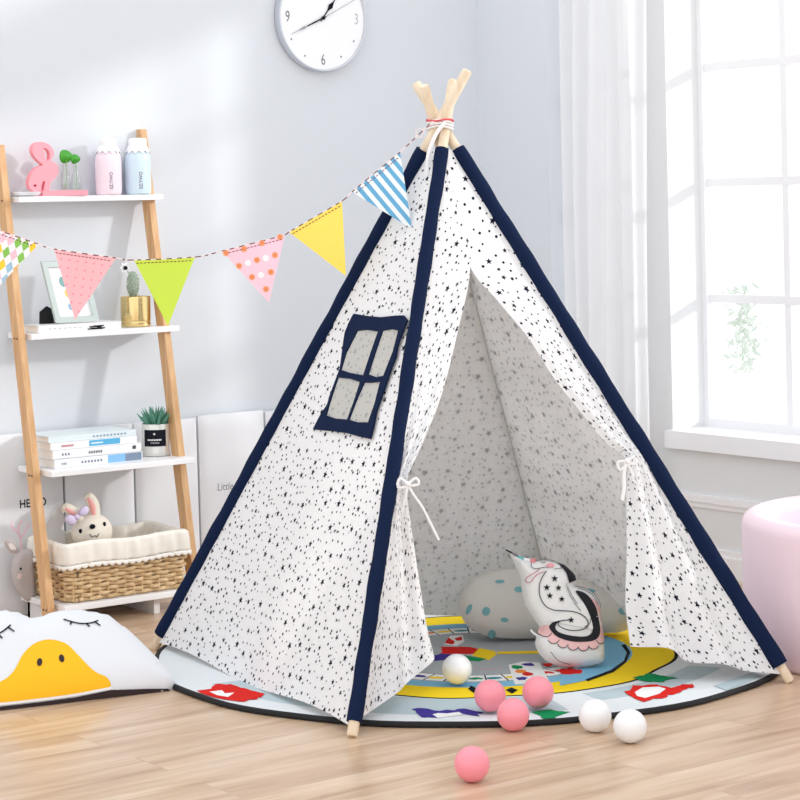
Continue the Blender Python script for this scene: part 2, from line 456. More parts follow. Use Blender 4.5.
def ring(ri,ro,col,a0=0,a1=2*PI,n=96,c=YC,wob=0):
    k=int(n*(a1-a0)/(2*PI))+1
    W_=lambda a:1+wob*math.sin(7*a)+wob*.6*math.sin(13*a+1)
    full=abs(a1-a0-2*PI)<1e-6
    if full and ri<=0: rp([(c[0]+ro*W_(a)*math.cos(a),c[1]+ro*W_(a)*math.sin(a)) for a in [2*PI*i/n for i in range(n)]],col); return
    if full:
        rp([(c[0]+ro*W_(a)*math.cos(a),c[1]+ro*W_(a)*math.sin(a)) for a in [2*PI*i/n for i in range(n)]],col,.025,[[(c[0]+ri*math.cos(a),c[1]+ri*math.sin(a)) for a in [2*PI*i/n for i in range(n)]]]);return
    A=[a0+(a1-a0)*i/k for i in range(k+1)]
    rp([(c[0]+ro*math.cos(a),c[1]+ro*math.sin(a)) for a in A]+[(c[0]+ri*math.cos(a),c[1]+ri*math.sin(a)) for a in A[::-1]],col)
# mist waves round the border
for a0,a1,ri,ro in ((3.0,4.35,.60,.78),(4.5,5.2,.63,.72),(5.3,6.1,.66,.80),(.2,1.2,.62,.78),(1.5,2.5,.6,.75)): ring(ri,ro,'mist',a0,a1,c=(RC.x,RC.y))
ring(0,.545,'black',wob=.012); ring(0,.535,'yellow',wob=.012); ring(0,.425,'blue'); ring(0,.365,'grey')
# light path squares with counters
sq=['red','yellow','blue','red','orange','green','purple','red','teal','yellow']
LB=lay[0]
for i in range(40):
    a=2*PI*i/40+.03
    lay[0]=LB;ring(.28,.36,'black',a,a+.157,n=60);ring(.283,.358,'white',a,a+.145,n=60)
    m=a+.06;x=YC[0]+.322*math.cos(m);y=YC[1]+.322*math.sin(m)
    rp(circ(x,y,.022,.013,12,m+PI/2),sq[(i*3)%10],.03)
lay[0]=LB+6
def Z3(p): return G2(Zm(p,410,620,.1875))
rp(Z3([(165,145),(250,142),(330,145),(400,165),(330,182),(170,180)]),'red')
rp(Z3([(370,150),(450,165),(462,185),(420,215),(330,190)]),'yellow')
rp(Z3([(65,208),(165,180),(240,185),(180,215),(100,222)]),'purple')
rp(Z3([(285,188),(410,208),(370,222),(300,218)]),'green')
rp(Z3([(180,130),(215,85),(280,80),(290,115),(250,140)]),'white')
rp(Z3([(185,125),(205,95),(240,115),(230,132)]),'red');rp(Z3([(235,100),(275,88),(280,108),(250,112)]),'red')
rp(Z3([(525,240),(600,222),(690,228),(745,330),(560,345),(540,290)]),'white')
for c,(x,y) in (('green',(568,253)),('purple',(632,238)),('orange',(590,275)),('red',(625,288)),('purple',(598,313)),('red',(735,240))): rp(Z3(circ(x,y,30,10,12)),c,.03)
rp(Z3([(465,170),(700,165),(700,180),(465,183)]),'yellow')
for k in range(6): rp(Z3([(350+k*24,262),(362+k*24,260),(362+k*24,264),(350+k*24,266)]),'pink',.03)
rp(Z3([(15,478),(70,472),(150,486),(280,476),(380,490),(365,512),(240,500),(150,522),(60,518)]),'purple')
rp(Z3([(120,505),(150,498),(200,500),(260,492),(285,505),(220,515),(150,525)]),'white')
rp(Z3([(648,492),(700,484),(740,478),(810,488),(860,492),(800,505),(780,528),(720,532),(690,512)]),'green')
rp(Z3([(310,370),(325,352),(345,360),(370,385),(340,390)]),'black');rp(Z3([(510,375),(540,362),(575,375),(545,395)]),'black')
def Z4(p): return G2(Zm(p,560,620,.275))
rp(Z4([(160,92),(240,95),(255,118),(235,160),(180,190),(90,222),(0,240),(0,200),(40,180),(150,165)]),'blue')
rp(Z4([(0,185),(40,178),(75,182),(70,196),(20,200),(0,198)]),'red')
rp(Z4([(222,92),(238,90),(256,120),(240,155),(195,190),(100,224),(92,218),(185,183),(232,150),(243,120)]),'black')
rp(Z4([(270,212),(330,195),(370,203),(425,212),(360,228),(290,222)]),'green')
rp(Z4([(240,262),(270,240),(350,235),(400,246),(480,232),(490,243),(440,262),(380,282),(300,297),(262,285)]),'red')
rp(Z4([(272,264),(300,247),(360,244),(385,252),(360,270),(310,285),(280,278)]),'white')
rp(Z4([(560,240),(700,190),(740,205),(620,260)]),'mist')
def Z5(p): return G2(Zm(p,150,600,.3125))
rp(Z5([(155,292),(190,285),(205,270),(260,272),(310,287),(345,296),(372,300),(335,318),(300,325),(250,322),(200,312),(165,302)]),'red')
rp(Z5([(190,295),(230,290),(240,300),(270,298),(250,312),(215,306)]),'white')
rp(Z5([(430,300),(480,300),(520,325),(470,322)]),'yellow')
rb.build('printed_mat',rug,angle=60)
b=MB().tube([(RC.x+RR*math.cos(2*PI*i/n)*(1+.004*math.sin(i*.9)),RC.y+RR*math.sin(2*PI*i/n)*(1+.004*math.sin(i*.9)),.0075) for i in range(n)],.0078,M['black'],8,close=True)
b.build('binding_edge',rug,label='black fabric binding')

# ------------------------------------------------------------------ tent
L=onz(154,650);Fp=onz(352,738);Rp=onz(790,683);B=onz(560,617)
ctr=(L+Rp)/2;AP=ont(440,125,(ctr-O).dot(Vector((.6,.8,0))))
tent=thing('teepee_tent','white star print play teepee with navy pole sleeves and tied open front','tent',(ctr.x,ctr.y,0))
feet={'L':L,'F':Fp,'R':Rp,'B':B};topz={'L':72,'F':80,'R':82,'B':86};PO={}
for k,p in feet.items():
    d0=(AP-p).normalized();rad=Vector((p.x-AP.x,p.y-AP.y,0)).normalized();tan=Vector((-rad.y,rad.x,0))
    off=tan*.017
    tgt=AP+off;p2=p+Vector((0,0,.004));d=(tgt-p2).normalized()
    zt=AP.z+(125-topz[k])/371.
    q=p2+d*((zt-p2.z)/d.z);PO[k]=(p2,d)
    b=MB();b.tube([p2,p2+(q-p2)*.003,p2+(q-p2)*.5,p2+(q-p2)*.997,q],[.011,.0135,.0135,.0135,.0115],M['pole'],14)
    b.build('pole',tent)
def pol(k,z): p,d=PO[k]; return p+d*((z-p.z)/d.z)
ZTOP=ont(440,150,(ctr-O).dot(Vector((.6,.8,0)))).z
ZBOT={'L':.045,'F':.034,'R':.045,'B':.05}
for k,r0 in (('L',.0215),('F',.018),('R',.022),('B',.0215)):
    pts=[];rs=[]
    for i in range(71):
        z=ZBOT[k]+(ZTOP-ZBOT[k])*i/70; p=pol(k,z)
        pts.append(p+Vector((math.sin(i*.7),math.cos(i*.9),0))*.0006);rs.append(r0*(1+.035*math.sin(i*1.3)+.03*math.sin(i*.47+1)))
    b=MB().tube(pts,rs,M['navy'],16);
    b.build('pole_sleeve',tent,label='navy fabric sleeve' )
def nrm(a,b_,c,ref):
    n=(b_-a).cross(c-a).normalized(); return n if n.dot(ref)>0 else -n
OUT={}
for a,c in (('L','F'),('F','R'),('R','B'),('B','L')):
    mid=(feet[a]+feet[c])/2-ctr; OUT[a+c]=nrm(feet[a],feet[c],AP,mid)
inw=Vector((ctr.x-B.x,ctr.y-B.y,0)).normalized()*.027
def face(a,c,zb,amp,seed,inner=-.003):
    n=OUT[a+c];b=MB()
    def pt(u,v):
        z=zb+(ZTOP-zb)*v; P=pol(a,z);Q=pol(c,z)
        if a=='B': P=P+inw
        if c=='B': Q=Q+inw
        p=P+(Q-P)*u
        s=math.sin(PI*u); hem=(.018*math.sin(2*PI*u*1.0+seed)+.01)*(1-v)**10*s
        return p+n*(amp*s*(1-v)*(.5+.5*math.sin(5*v+seed))+.004*s*math.sin(9*u+6*v+seed)*(1-v)) + Vector((0,0,hem))
    def uv(u,v):
        z=zb+(ZTOP-zb)*v;w=(pol(a,z)-pol(c,z)).length; return (seed+(u-.5)*w, v*1.48)
    b.grid(lambda u,v:pt(u,v)+n*.0015,48,60,M['starout'],uv)
    b.grid(lambda u,v:pt(u,v)-n*.0015,48,60,M['starin'],uv,flip=True)
    # hem turn
    b.grid(lambda u,v:pt(u,0)+n*(.0015-.003*v)+Vector((0,0,-.001)),48,1,M['starout'],uv)
    return b,pt
b,ptLF=face('L','F',.022,-.012,1.7);b.build('canvas_panel',tent,angle=80)
b,_=face('B','L',.035,-.02,4.2);b.build('canvas_panel',tent,angle=80)
b,_=face('R','B',.035,-.02,8.9);b.build('canvas_panel',tent,angle=80)
# inner seam along the back pole
b=MB().tube([pol('B',z)+inw*1.08 for z in [.06+1.25*i/40 for i in range(41)]],.0028,plain('seam_tape',(214,214,214),.9),6);b.build('seam_binding',tent)
# front flaps
nf=OUT['FR'];fp0=pol('F',.5)
def flap(pole,edge,pk,amp,waves,zc,ntie,seed,sgn):
    """edge: pixel outline of the free edge, top to hem; pk: pixel heights on the pole"""
    E=[onplane(x,y,fp0,nf) for x,y in edge[:ntie+1]]
    tie=E[-1];corner=onz(*edge[-1],zc);rest=edge[ntie+1:]
    t0=(tie-O).dot(Vector((.6,.8,0)));t1=(corner-O).dot(Vector((.6,.8,0)))
    for i,(x,y) in enumerate(rest): E.append(ont(x,y,t0+(t1-t0)*((y-edge[ntie][1])/(edge[-1][1]-edge[ntie][1]))))
    # pole points from pixel rows: find z by projecting
    def zpole(py):
        lo,hi=0,1.6
        for _ in range(30):
            m=(lo+hi)/2;p=pol(pole,m);dx=p.x-O.x;dy=p.y-O.y;Z=dx*.6+dy*.8;X=dx*.8-dy*.6
            a=X/Z*F;bb=-(p.z-H)/Z*F; y=HY+bb-RO*a
            if y>py: lo=m
            else: hi=m
        return (lo+hi)/2
    PZ=[zpole(y) for y in pk]
    rows=[(tuple(e)+(z,)) for e,z in zip(E,PZ)]
    S=smooth2(rows,.018);n=len(S)-1;it=min(range(n+1),key=lambda i:(Vector(S[i][:3])-tie).length)
    b=MB()
    def base(u,v):
        f=v*n;i=min(int(f),n-1);t=f-i;r=[S[i][k]*(1-t)+S[i+1][k]*t for k in range(4)]
        e=Vector(r[:3]);p=pol(pole,max(r[3],.02)); q=p+(e-p)*u
        below=max(0,f-it)/(n-it) if n>it else 0;above=max(0,it-f)/max(it,1)
        near=math.exp(-((f-it)/5.0)**2)
        w=math.sin(PI*u*waves+seed)*(u*(1-.15*u))*( amp*(below**.6 if f>it else .35*math.exp(-above*3)))
        q=q+nf*w+nf*(.010*near*u)
        if f>it: q=q+Vector((0,0,-.012*math.sin(PI*u)*below))
        return q
    def uv(u,v):
        f=v*n;i=min(int(f),n-1);t=f-i;z=S[i][3]*(1-t)+S[i+1][3]*t
        # cloth coordinates: undo the gathering
        full=.62*(1.47-z)/1.47
        return (seed*3+sgn*u*full,z)
    b.grid(lambda u,v:base(u,v)+nf*.0015,40,len(S)*2,M['starout'],uv,flip=(sgn>0))
    b.grid(lambda u,v:base(u,v)-nf*.0015,40,len(S)*2,M['starin'],uv,flip=(sgn<0))
    b.grid(lambda u,v:base(1,u)+nf*(.0015-.003*v),len(S)*2,1,M['starout'],lambda u,v:(0.01,0.01))
    b.grid(lambda u,v:base(u,1)+nf*(.0015-.003*v),40,1,M['starout'],lambda u,v:(0.01,0.01))
    b.build('front_flap',tent,angle=80)
    return tie
tl=flap('F',[(443,150),(457,208),(470,266),(457,335),(441,397),(421,448),(406,482),(412,525),(420,575),(428,620),(437,655)],
        [150,208,275,345,405,455,492,545,600,660,722],.042,5,.10,6,.6,1)
tr=flap('R',[(443,150),(457,208),(470,266),(499,302),(529,338),(555,378),(583,413),(607,442),(626,460),(629,500),(631,550),(631,600),(637,643)],
        [150,190,232,270,307,345,385,425,462,515,570,620,676],.045,5,.12,8,1.3,-1)
# tie ribbons
rib=plain('white_ribbon',(244,244,246),.7)
def tt(x,y,base): return ont(x,y,(base-O).dot(Vector((.6,.8,0)))-.035)
def bow(base,pts,name='tie_ribbon'):
    b=MB()
    for w,P in pts: b.tube(smooth2([tuple(tt(x,y,base)-nf*0+Vector((0,0,0))) for x,y in P],.006),w,rib,8,flat=(.6,.8,0))
    b.ball(tt(*pts[0][1][0],base),.007,rib,12,8)
    b.build(name,tent,label='white ribbon tied in a bow')
bow(tl,[(.0032,[(408,484),(416,478),(419,484),(408,486)]),(.0032,[(408,484),(400,478),(398,487),(408,487)]),(.003,[(408,485),(414,495),(423,508),(430,522),(437,536),(439,540)]),(.003,[(408,486),(405,500),(402,512)])])
bow(tr,[(.0034,[(627,461),(634,457),(636,464),(627,463)]),(.0034,[(627,461),(618,462),(620,470),(627,465)]),(.0045,[(626,462),(624,474),(624,488),(622,500)]),(.003,[(627,463),(632,472),(634,482)])])
# navy window patch on the left face
nl=OUT['LF'];wp0=ptLF(.6,.5)
ex=(Fp-L);ex.z=0;ex.normalize();ey=nl.cross(ex).normalized();ey=ey if ey.z>0 else -ey
def toP(px,py): d=onplane(px,py,wp0,nl)-wp0;return (d.dot(ex),d.dot(ey))
def Pat(w): return lambda x,y: wp0+ex*x+ey*y+nl*w
k=.175
outl=[toP(*p) for p in Zm([(325,85),(400,98),(480,106),(560,97),(610,95),(632,122),(600,200),(575,270),(565,330),(530,420),(505,500),(480,570),(455,640),(440,720),(420,800),(350,785),(280,765),(180,752),(92,745),(125,680),(175,600),(185,560),(215,480),(245,400),(255,330),(265,250),(275,190),(300,130)],300,300,k)]
panes=[[toP(*p) for p in Zm(q,300,300,k)] for q in ([(345,182),(400,176),(465,186),(425,300),(380,437),(310,425),(252,405),(280,310)],[(490,182),(540,172),(580,182),(550,300),(495,440),(455,448),(408,430),(450,300)],[(235,448),(300,455),(362,475),(325,590),(288,690),(225,685),(168,665),(185,600)],[(385,478),(430,478),(477,472),(445,600),(408,706),(350,706),(298,690),(340,580)])]
b=MB();tv,tf=cdt(outl,panes,.02)
b.prism(outl,lambda x,y,w:Pat(.006+w)(x,y),.005,M['navy'],panes)
wpch=b.build('window_patch',tent,angle=60,label='navy fabric window patch with four panes')
mesh=star_mat('grey_net_pane',(214,213,208),(178,180,182),transl=.3)
b=MB()
for q in panes:
    tv,tf=cdt([(x*1.0,y*1.0) for x,y in q],(),.03); b.add([Pat(.0075)(x,y) for x,y in tv],tf,mesh,[(x+5,y+2) for x,y in tv])
b.build('net_pane',wpch,label='grey net window pane')
# lashing cord at the crossing and the white tape
cord=MB()
for j in range(3):
    cord.tube([AP+Vector((.034*math.cos(a),.034*math.sin(a),-.008+.008*j+.004*math.sin(a*2))) for a in [2*PI*i/28 for i in range(28)]],.0032,plain('white_cord',(240,238,236),.8),6,close=True)
cord.tube(smooth2([tuple(ont(x,y,5.88)) for x,y in [(446,122),(438,131),(432,143),(428,156),(427,175)]],.01),.005,rib,8,flat=(.6,.8,0))
cord.build('lashing_cord',tent,label='white cord around the crossed poles')

# ------------------------------------------------------------------ bunting
bt=thing('bunting','string of six triangular paper pennants strung from the teepee top','bunting',ont(220,252,5.86))
bs=plain('bunting_string',(240,224,222),.8);bd=plain('bunting_string_dark',(120,60,60),.8)
S=[(-40,220),(0,231),(38,244),(54,249),(116,258),(134,260),(195,257),(222,251),(285,235),(289,232),(342,201),(352,192),(400,152),(415,138),(432,122)]
Sp=smooth2([tuple(ont(x,y,5.855)) for x,y in S],.012)
b=MB()
for i in range(len(Sp)-1): b.tube([Sp[i],Sp[i+1]],.0016,bs if i%2 else bd,5,caps=False)
b.tube([AP+Vector((.036*math.cos(a),.036*math.sin(a),.012+.002*math.sin(a*3))) for a in [2*PI*i/24 for i in range(24)]],.0028,plain('red_cord',(220,90,100),.8),6,close=True)
b.tube([Sp[-1],ont(437,124,5.89)],.002,bs,6)
b.tube(smooth2([tuple(ont(x,y,5.85)) for x,y in [(421,128),(416,131),(417,137),(422,137),(424,131),(421,128)]],.004),.0013,bs,5)
b.build('bunting_string',bt)
def uvmat(name,kind):
    m=N(name);uv=m.n('ShaderNodeUVMap');sx=m.n('ShaderNodeSeparateXYZ');m.l(uv.outputs[0],sx.inputs[0]);m.b.inputs['Roughness'].default_value=.8
    if kind=='stripe':
        f=m.math('LESS_THAN',m.math('FRACT',m.math('MULTIPLY',sx.outputs[0],1/.0236)),.5)
        c=m.mix(f,s2l((240,247,250)),s2l((104,176,218)));m.l(c,m.b.inputs['Base Color'])
    if kind=='diamond':
        u=m.math('MULTIPLY',m.math('ADD',sx.outputs[0],m.math('MULTIPLY',sx.outputs[1],.6)),1/.021);v=m.math('MULTIPLY',m.math('SUBTRACT',sx.outputs[0],m.math('MULTIPLY',sx.outputs[1],.6)),1/.021)
        fu=m.math('FLOOR',u);fv=m.math('FLOOR',v)
        ck=m.math('LESS_THAN',m.math('MODULO',m.math('ADD',m.math('ADD',fu,fv),100),2),.5)
        cb=m.n('ShaderNodeCombineXYZ');m.l(fu,cb.inputs[0]);m.l(fv,cb.inputs[1]);wn=m.n('ShaderNodeTexWhiteNoise');m.l(cb.outputs[0],wn.inputs[0])
        r=m.n('ShaderNodeValToRGB');r.color_ramp.interpolation='CONSTANT';e=r.color_ramp.elements
        e[0].color=(*s2l((250,212,60)),1);e[0].position=0;e[1].position=.25;e[1].color=(*s2l((140,200,90)),1)
        for p,cc in ((.45,(160,200,225)),(.65,(248,200,215)),(.85,(250,180,80))):
            x=e.new(p);x.color=(*s2l(cc),1)
        m.l(wn.outputs[0],r.inputs[0]);m.l(m.mix(ck,s2l((245,245,248)),r.outputs[0]),m.b.inputs['Base Color'])
    if kind=='smalldot':
        mp=m.n('ShaderNodeMapping');mp.inputs['Scale'].default_value=(1/.022,1/.022,1);m.l(uv.outputs[0],mp.inputs[0])
        fr=m.n('ShaderNodeVectorMath',operation='FRACTION');m.l(mp.outputs[0],fr.inputs[0]);ds=m.n('ShaderNodeVectorMath',operation='DISTANCE');m.l(fr.outputs[0],ds.inputs[0]);ds.inputs[1].default_value=(.5,.5,0)
        m.l(m.mix(m.math('LESS_THAN',ds.outputs['Value'],.13),s2l((250,188,194)),s2l((240,150,172))),m.b.inputs['Base Color'])
    return m.m
def pennant(pts,mat,label,k,dots=None,dt=0,bulge=.004):
    P=[ont(x,y,5.855+dt*(1 if i==2 else 0)) for i,(x,y) in enumerate(pts)]
    a,c,t=P;ux=(c-a).normalized();nn=ux.cross(t-a).normalized();uy=nn.cross(ux).normalized();uy=-uy if uy.dot(t-a)<0 else uy
    loc=lambda p:((p-a).dot(ux),(p-a).dot(uy))
    nn=nn if nn.dot(Vector((.6,.8,0)))<0 else -nn
    poly=[loc(a),loc(c),loc(t)]
    H_=poly[2][1]
    def surf(w): return lambda x,y: a+ux*x+uy*y+nn*(w+bulge*math.sin(PI*min(1,max(0,y/H_)))*math.sin(x*30+k))
    b=MB();tv,tf=cdt(poly,(),.012);rot=0
    uvf=lambda x,y:(x*math.cos(rot)+y*math.sin(rot),-x*math.sin(rot)+y*math.cos(rot))
    b.add([surf(.0006)(x,y) for x,y in tv],tf,mat,[(uvf(x,y)[0]+1,uvf(x,y)[1]+1) for x,y in tv])
    b.add([surf(-.0006)(x,y) for x,y in tv],[f[::-1] for f in tf],mat,[(uvf(x,y)[0]+1,uvf(x,y)[1]+1) for x,y in tv])
    q=dens(poly,.012);b.add([surf(.0006)(x,y) for x,y in q]+[surf(-.0006)(x,y) for x,y in q],[(i,(i+1)%len(q),len(q)+(i+1)%len(q),len(q)+i) for i in range(len(q))],mat)
    # running stitch under the top edge
    L_=poly[1][0];i=.006
    th=plain('stitch_thread',(130,50,56),.8)
    while i<L_-.016: b.add([surf(.0012)(i+dx,.008+dy) for dx,dy in ((0,0),(.0065,0),(.0065,.0022),(0,.0022))],[(0,1,2,3)],th);i+=.010
    if dots:
        for (x,y,r,mt,hole) in dots:
            b.decal(circ(*loc(onplane(x,y,a,nn)),r,n=14),surf(.0011),mt,.01)
            if hole: b.decal(circ(*loc(onplane(x,y,a,nn)),r*.62,n=14),surf(.0015),hole,.01)
    b.build('pennant',bt,label=label,angle=80)
pennant([(-24,222),(39,244),(-16,302)],uvmat('diamond_paper','diamond'),'white pennant with coloured diamonds',1)
pennant([(54,249),(116,258),(75,320)],uvmat('dotted_pink_paper','smalldot'),'pink pennant with tiny dots',2)
pennant([(134,260),(195,257),(168,326)],plain('lime_paper',(206,232,80),.8),'plain lime green pennant',3)
og=plain('orange_dot',(246,172,128),.8);og2=plain('orange_dot_core',(238,140,90),.8);wd=plain('white_dot',(252,244,248),.8)
D=[]
for x,y in ((226,253),(244,249),(262,243),(280,237),(239,266),(257,260),(275,255),(252,277),(271,272),(266,289)): D.append((x,y,.0085,og,og2))
for x,y in ((248,263),(266,258),(261,275)): D.append((x,y,.0085,wd,None))
pennant([(222,251),(285,235),(269,303)],plain('pink_paper',(250,208,224),.8),'pale pink pennant with orange dots',4,D)
pennant([(289,232),(342,201),(346,276)],plain('yellow_paper',(253,228,104),.8),'plain yellow pennant',5)
pennant([(352,192),(400,152),(412,229)],uvmat('striped_blue_paper','stripe'),'blue and white striped pennant',6)

# ------------------------------------------------------------------ balls
pinkb=plain('pink_plastic',(248,150,164),.28,sss=.1);whiteb=plain('white_plastic',(243,244,246),.4,sss=.1)
onrug=lambda p:math.hypot(p.x-RC.x,p.y-RC.y)<RR
balls=[(472,764,'p','pink plastic ball alone on the bare wooden floor'),(513,714.5,'p','pink ball at the mat edge, lowest of the three grouped pink balls'),(490,695.5,'p','pink ball leftmost of the three grouped on the mat'),(538,692,'p','pink ball rightmost of the three grouped on the mat, in front of the unicorn cushion'),
 (457,669,'w','white plastic ball on the mat near the left tent flap'),(595,715.5,'w','white ball straddling the mat edge, left of the pair'),(630,726,'w','white ball on the wooden floor right of the other white ball')]
BR=.0385;first={}
for i,(x,y,k,lab) in enumerate(balls):
    c=onz(x,y,BR); z=0
    if onrug(c)or math.hypot(c.x-RC.x,c.y-RC.y)<RR+.015: z=.0155;c=onz(x,y,BR+z)
    if k not in first:
        b=MB().ball((c.x,c.y,z+BR),BR,pinkb if k=='p' else whiteb,40,24)
        o=b.build('plastic_ball',loc=(c.x,c.y,z+BR),angle=180);first[k]=o
    else: o=first[k].copy();C.objects.link(o);o.location=(c.x,c.y,z+BR)
    tag(o,lab,'ball','pink play balls' if k=='p' else 'white play balls')

# ------------------------------------------------------------------ cushions traced in their own plane
def cushion_surf(outline,T,w,p0,ux,uy,nn):
    def hh(x,y):
        if not inpoly(x,y,outline): return 0
        d=min(1,dist_poly(x,y,outline)/w); return T*math.sqrt(max(0,1-(1-d)**2))
    def front(off=0): return lambda x,y:p0+ux*x+uy*y+nn*(hh(x,y)+off)
    return hh,front
def cushion(mb,outline,T,w,p0,ux,uy,nn,mat,step,wr=0):
    hh,front=cushion_surf(outline,T,w,p0,ux,uy,nn)
    tv,tf=cdt(outline,(),step);hs=[]
    for x,y in tv:
        d=min(1,dist_poly(x,y,outline)/w);hs.append(T*math.sqrt(max(0,1-(1-d)**2)))
    mb.add([p0+ux*x+uy*y+nn*h for (x,y),h in zip(tv,hs)],tf,mat)
    mb.add([p0+ux*x+uy*y-nn*h for (x,y),h in zip(tv,hs)],[f[::-1] for f in tf],mat)
    return front
# swan / duck pillow on the floor, lower left
a0=onz(0,709,.0);a1=onz(172,689,.0);ux=(a1-a0);ux.z=0;ux.normalize();nh=Vector((ux.y,-ux.x,0))
tilt=math.radians(42);uy=(-nh)*math.sin(tilt)+Vector((0,0,1))*math.cos(tilt);nn=nh*math.cos(tilt)+Vector((0,0,1))*math.sin(tilt)
TP=.050
p0=a0+Vector((0,0,.0))-nh*.0
# raise so that the back bulge clears the floor
p0=a0+Vector((0,0,.003))
def fr(px,py):
    d=onplane(px,py,p0+nn*TP*.6,nn)-p0;return (d.dot(ux),d.dot(uy))
def fr0(px,py):
    d=onplane(px,py,p0,nn)-p0;return (d.dot(ux),d.dot(uy))
OUTP=[(-92,716),(-88,700),(-72,672),(-50,645),(-28,622),(-12,615),(5,613),(18,615),(30,621),(42,618),(56,613),(75,612),(95,615),(108,618),(122,628),(140,643),(158,661),(172,678),(178,688),(168,695),(117,700),(67,706),(0,714),(-50,719)]
outl=[fr0(x,y-(1.5 if y<690 else 0)) for x,y in OUTP]
mn=min(p[1] for p in outl)
pil=thing('duck_face_pillow','white sleeping duck face pillow with yellow beak lying on the floor','pillow',p0)
wc=plain('white_pillow_cotton',(228,230,235),.9,bump=.3,scale=14,sheen=.1,spec=.2)
b=MB();sf=cushion(b,outl,TP,.10,p0,ux,uy,nn,wc,.012);b.build('pillow_body',pil,angle=70)
brn=plain('dark_brown_band',(52,38,40),.85)
b=MB();b.decal([fr(*p) for p in [(0,705),(40,700.5),(75,696),(112,689.5),(150,687.5),(173,686.5),(176,689.5),(168,694),(117,699),(67,705),(0,713),(-50,715.5),(-90,716),(-86,712),(-50,708.5)]],sf(.002),brn,.01)
b.stroke([fr(*p) for p in [(-86,711),(-50,707.5),(0,703.5),(40,699),(75,694.5),(112,688.2)]],.005,sf(.0035),plain('piping_white',(245,245,245),.7))
b.decal([fr(*p) for p in [(117,688.5),(119,688.3),(120.5,694.5),(118.5,694.8)]],sf(.0035),plain('piping_white',(245,245,245),.7),.01)
b.build('base_band',pil,label='dark brown band along the bottom edge',angle=70)
yb=plain('yolk_yellow_felt',(253,190,24),.85,bump=.2,scale=60)
Bk=smooth2(Zm([(0,555),(-20,565),(-60,570)],0,0,0)[:0] or [(-64,712),(-70,700),(-60,692),(-35,694),(-12,688),(2,684),(12,674),(20,658),(30,647),(42,641.5),(54,641.5),(66,646),(77,657),(88,668),(97,674.5),(104,677),(109,682),(108,688.5),(75,694),(40,698.5),(0,702.5),(-30,705.8)],3,True)
Bk=[(x,y+3*max(0,min(1,(690-y-max(0,(60-x))*.1)/20))) for x,y in Bk]
b=MB();b.decal([fr(*p) for p in Bk],sf(.002),yb,.01);b.build('beak',pil,angle=70,label='yolk yellow appliqued beak')
b=MB();b.decal([fr(*p) for p in circ(38,666.8,2.7,4,14,.15)],sf(.0035),brn,.006);b.build('nostril',pil)
b=MB();b.decal([fr(*p) for p in circ(60,663,2.7,4,14,-.2)],sf(.0035),brn,.006);b.build('nostril',pil)
def eye(curve,lashes):
    b=MB();b.stroke([fr(*p) for p in curve],.0042,sf(.003),M['ink'])
    for l in lashes: b.stroke([fr(*p) for p in l],.0042,sf(.003),M['ink'])
    b.build('closed_eye',pil)
eye([(62.5,622.5),(69,625),(77,627.3),(85,627.5),(92,626),(97,623.5)],[[(70,625.5),(69,629)],[(85,627.5),(88,631)],[(93.5,625.5),(99,629.5)]])
eye([(-30,637),(-18,640),(-6,639),(2,635.5),(9.5,629)],[[(7,632),(13,636)],[(-3,639),(1,643)],[(-18,640),(-20,644)]])
# unicorn cushion
c0=onz(505,668,RT+.004);c1=onz(603,662,RT+.004)
ux=Vector((.87,-.49,0)).normalized();nh=Vector((ux.y,-ux.x,0));tilt=math.radians(14)
uy=(-nh)*math.sin(tilt)+Vector((0,0,1))*math.cos(tilt);nn=nh*math.cos(tilt)+Vector((0,0,1))*math.sin(tilt)
p0=onz(570,667,RT+.006)+Vector((0,0,0))
TU=.042
def fu(x,y):
    d=onplane(500+x*.175,540+y*.175,p0+nn*TU*.5,nn)-p0;return (d.dot(ux),d.dot(uy))
U=[(128,225),(118,195),(90,130),(62,75),(70,66),(110,92),(150,112),(190,118),(225,108),(270,108),(320,120),(360,135),(400,165),(430,205),(442,232),(430,258),(480,264),(530,292),(570,335),(585,385),(580,430),(592,480),(602,560),(606,650),(600,690),(540,712),(450,722),(380,722),(320,710),(262,680),(222,630),(208,585),(215,548),(245,515),(225,480),(190,430),(155,370),(138,310),(130,265)]
outl=smooth2([fu(*p) for p in U],.01,True)
low=min((p0+ux*x+uy*y).z for x,y in outl)
p0=p0+Vector((0,0,RT+.004-low)) if low<RT+.004 else p0
uni=thing('unicorn_cushion','white unicorn shaped cushion with black mane and stars leaning on the grey cushion','cushion',p0)
uc=plain('unicorn_cotton',(238,237,236),.9,bump=.25,scale=22,spec=.2)
b=MB();sf=cushion(b,outl,TU,.05,p0,ux,uy,nn,uc,.007)
lay2=[.001]
def dec(P,mat,sm=True,step=.007):
    lay2[0]+=.00025;Q=[fu(*p) for p in P]
    if sm: Q=smooth2(Q,.006,True)
    b.decal(Q,sf(lay2[0]),mat,step)
def stk(P,w=.0028,mat=None):
    lay2[0]+=.0001;b.stroke([fu(*p) for p in P],w,sf(lay2[0]+.0006),mat or inkg,.004)
inkg=plain('unicorn_line_ink',(84,82,92),.9);upk=plain('unicorn_pink',(242,196,196),.9);ubk=plain('unicorn_black',(30,29,36),.9)
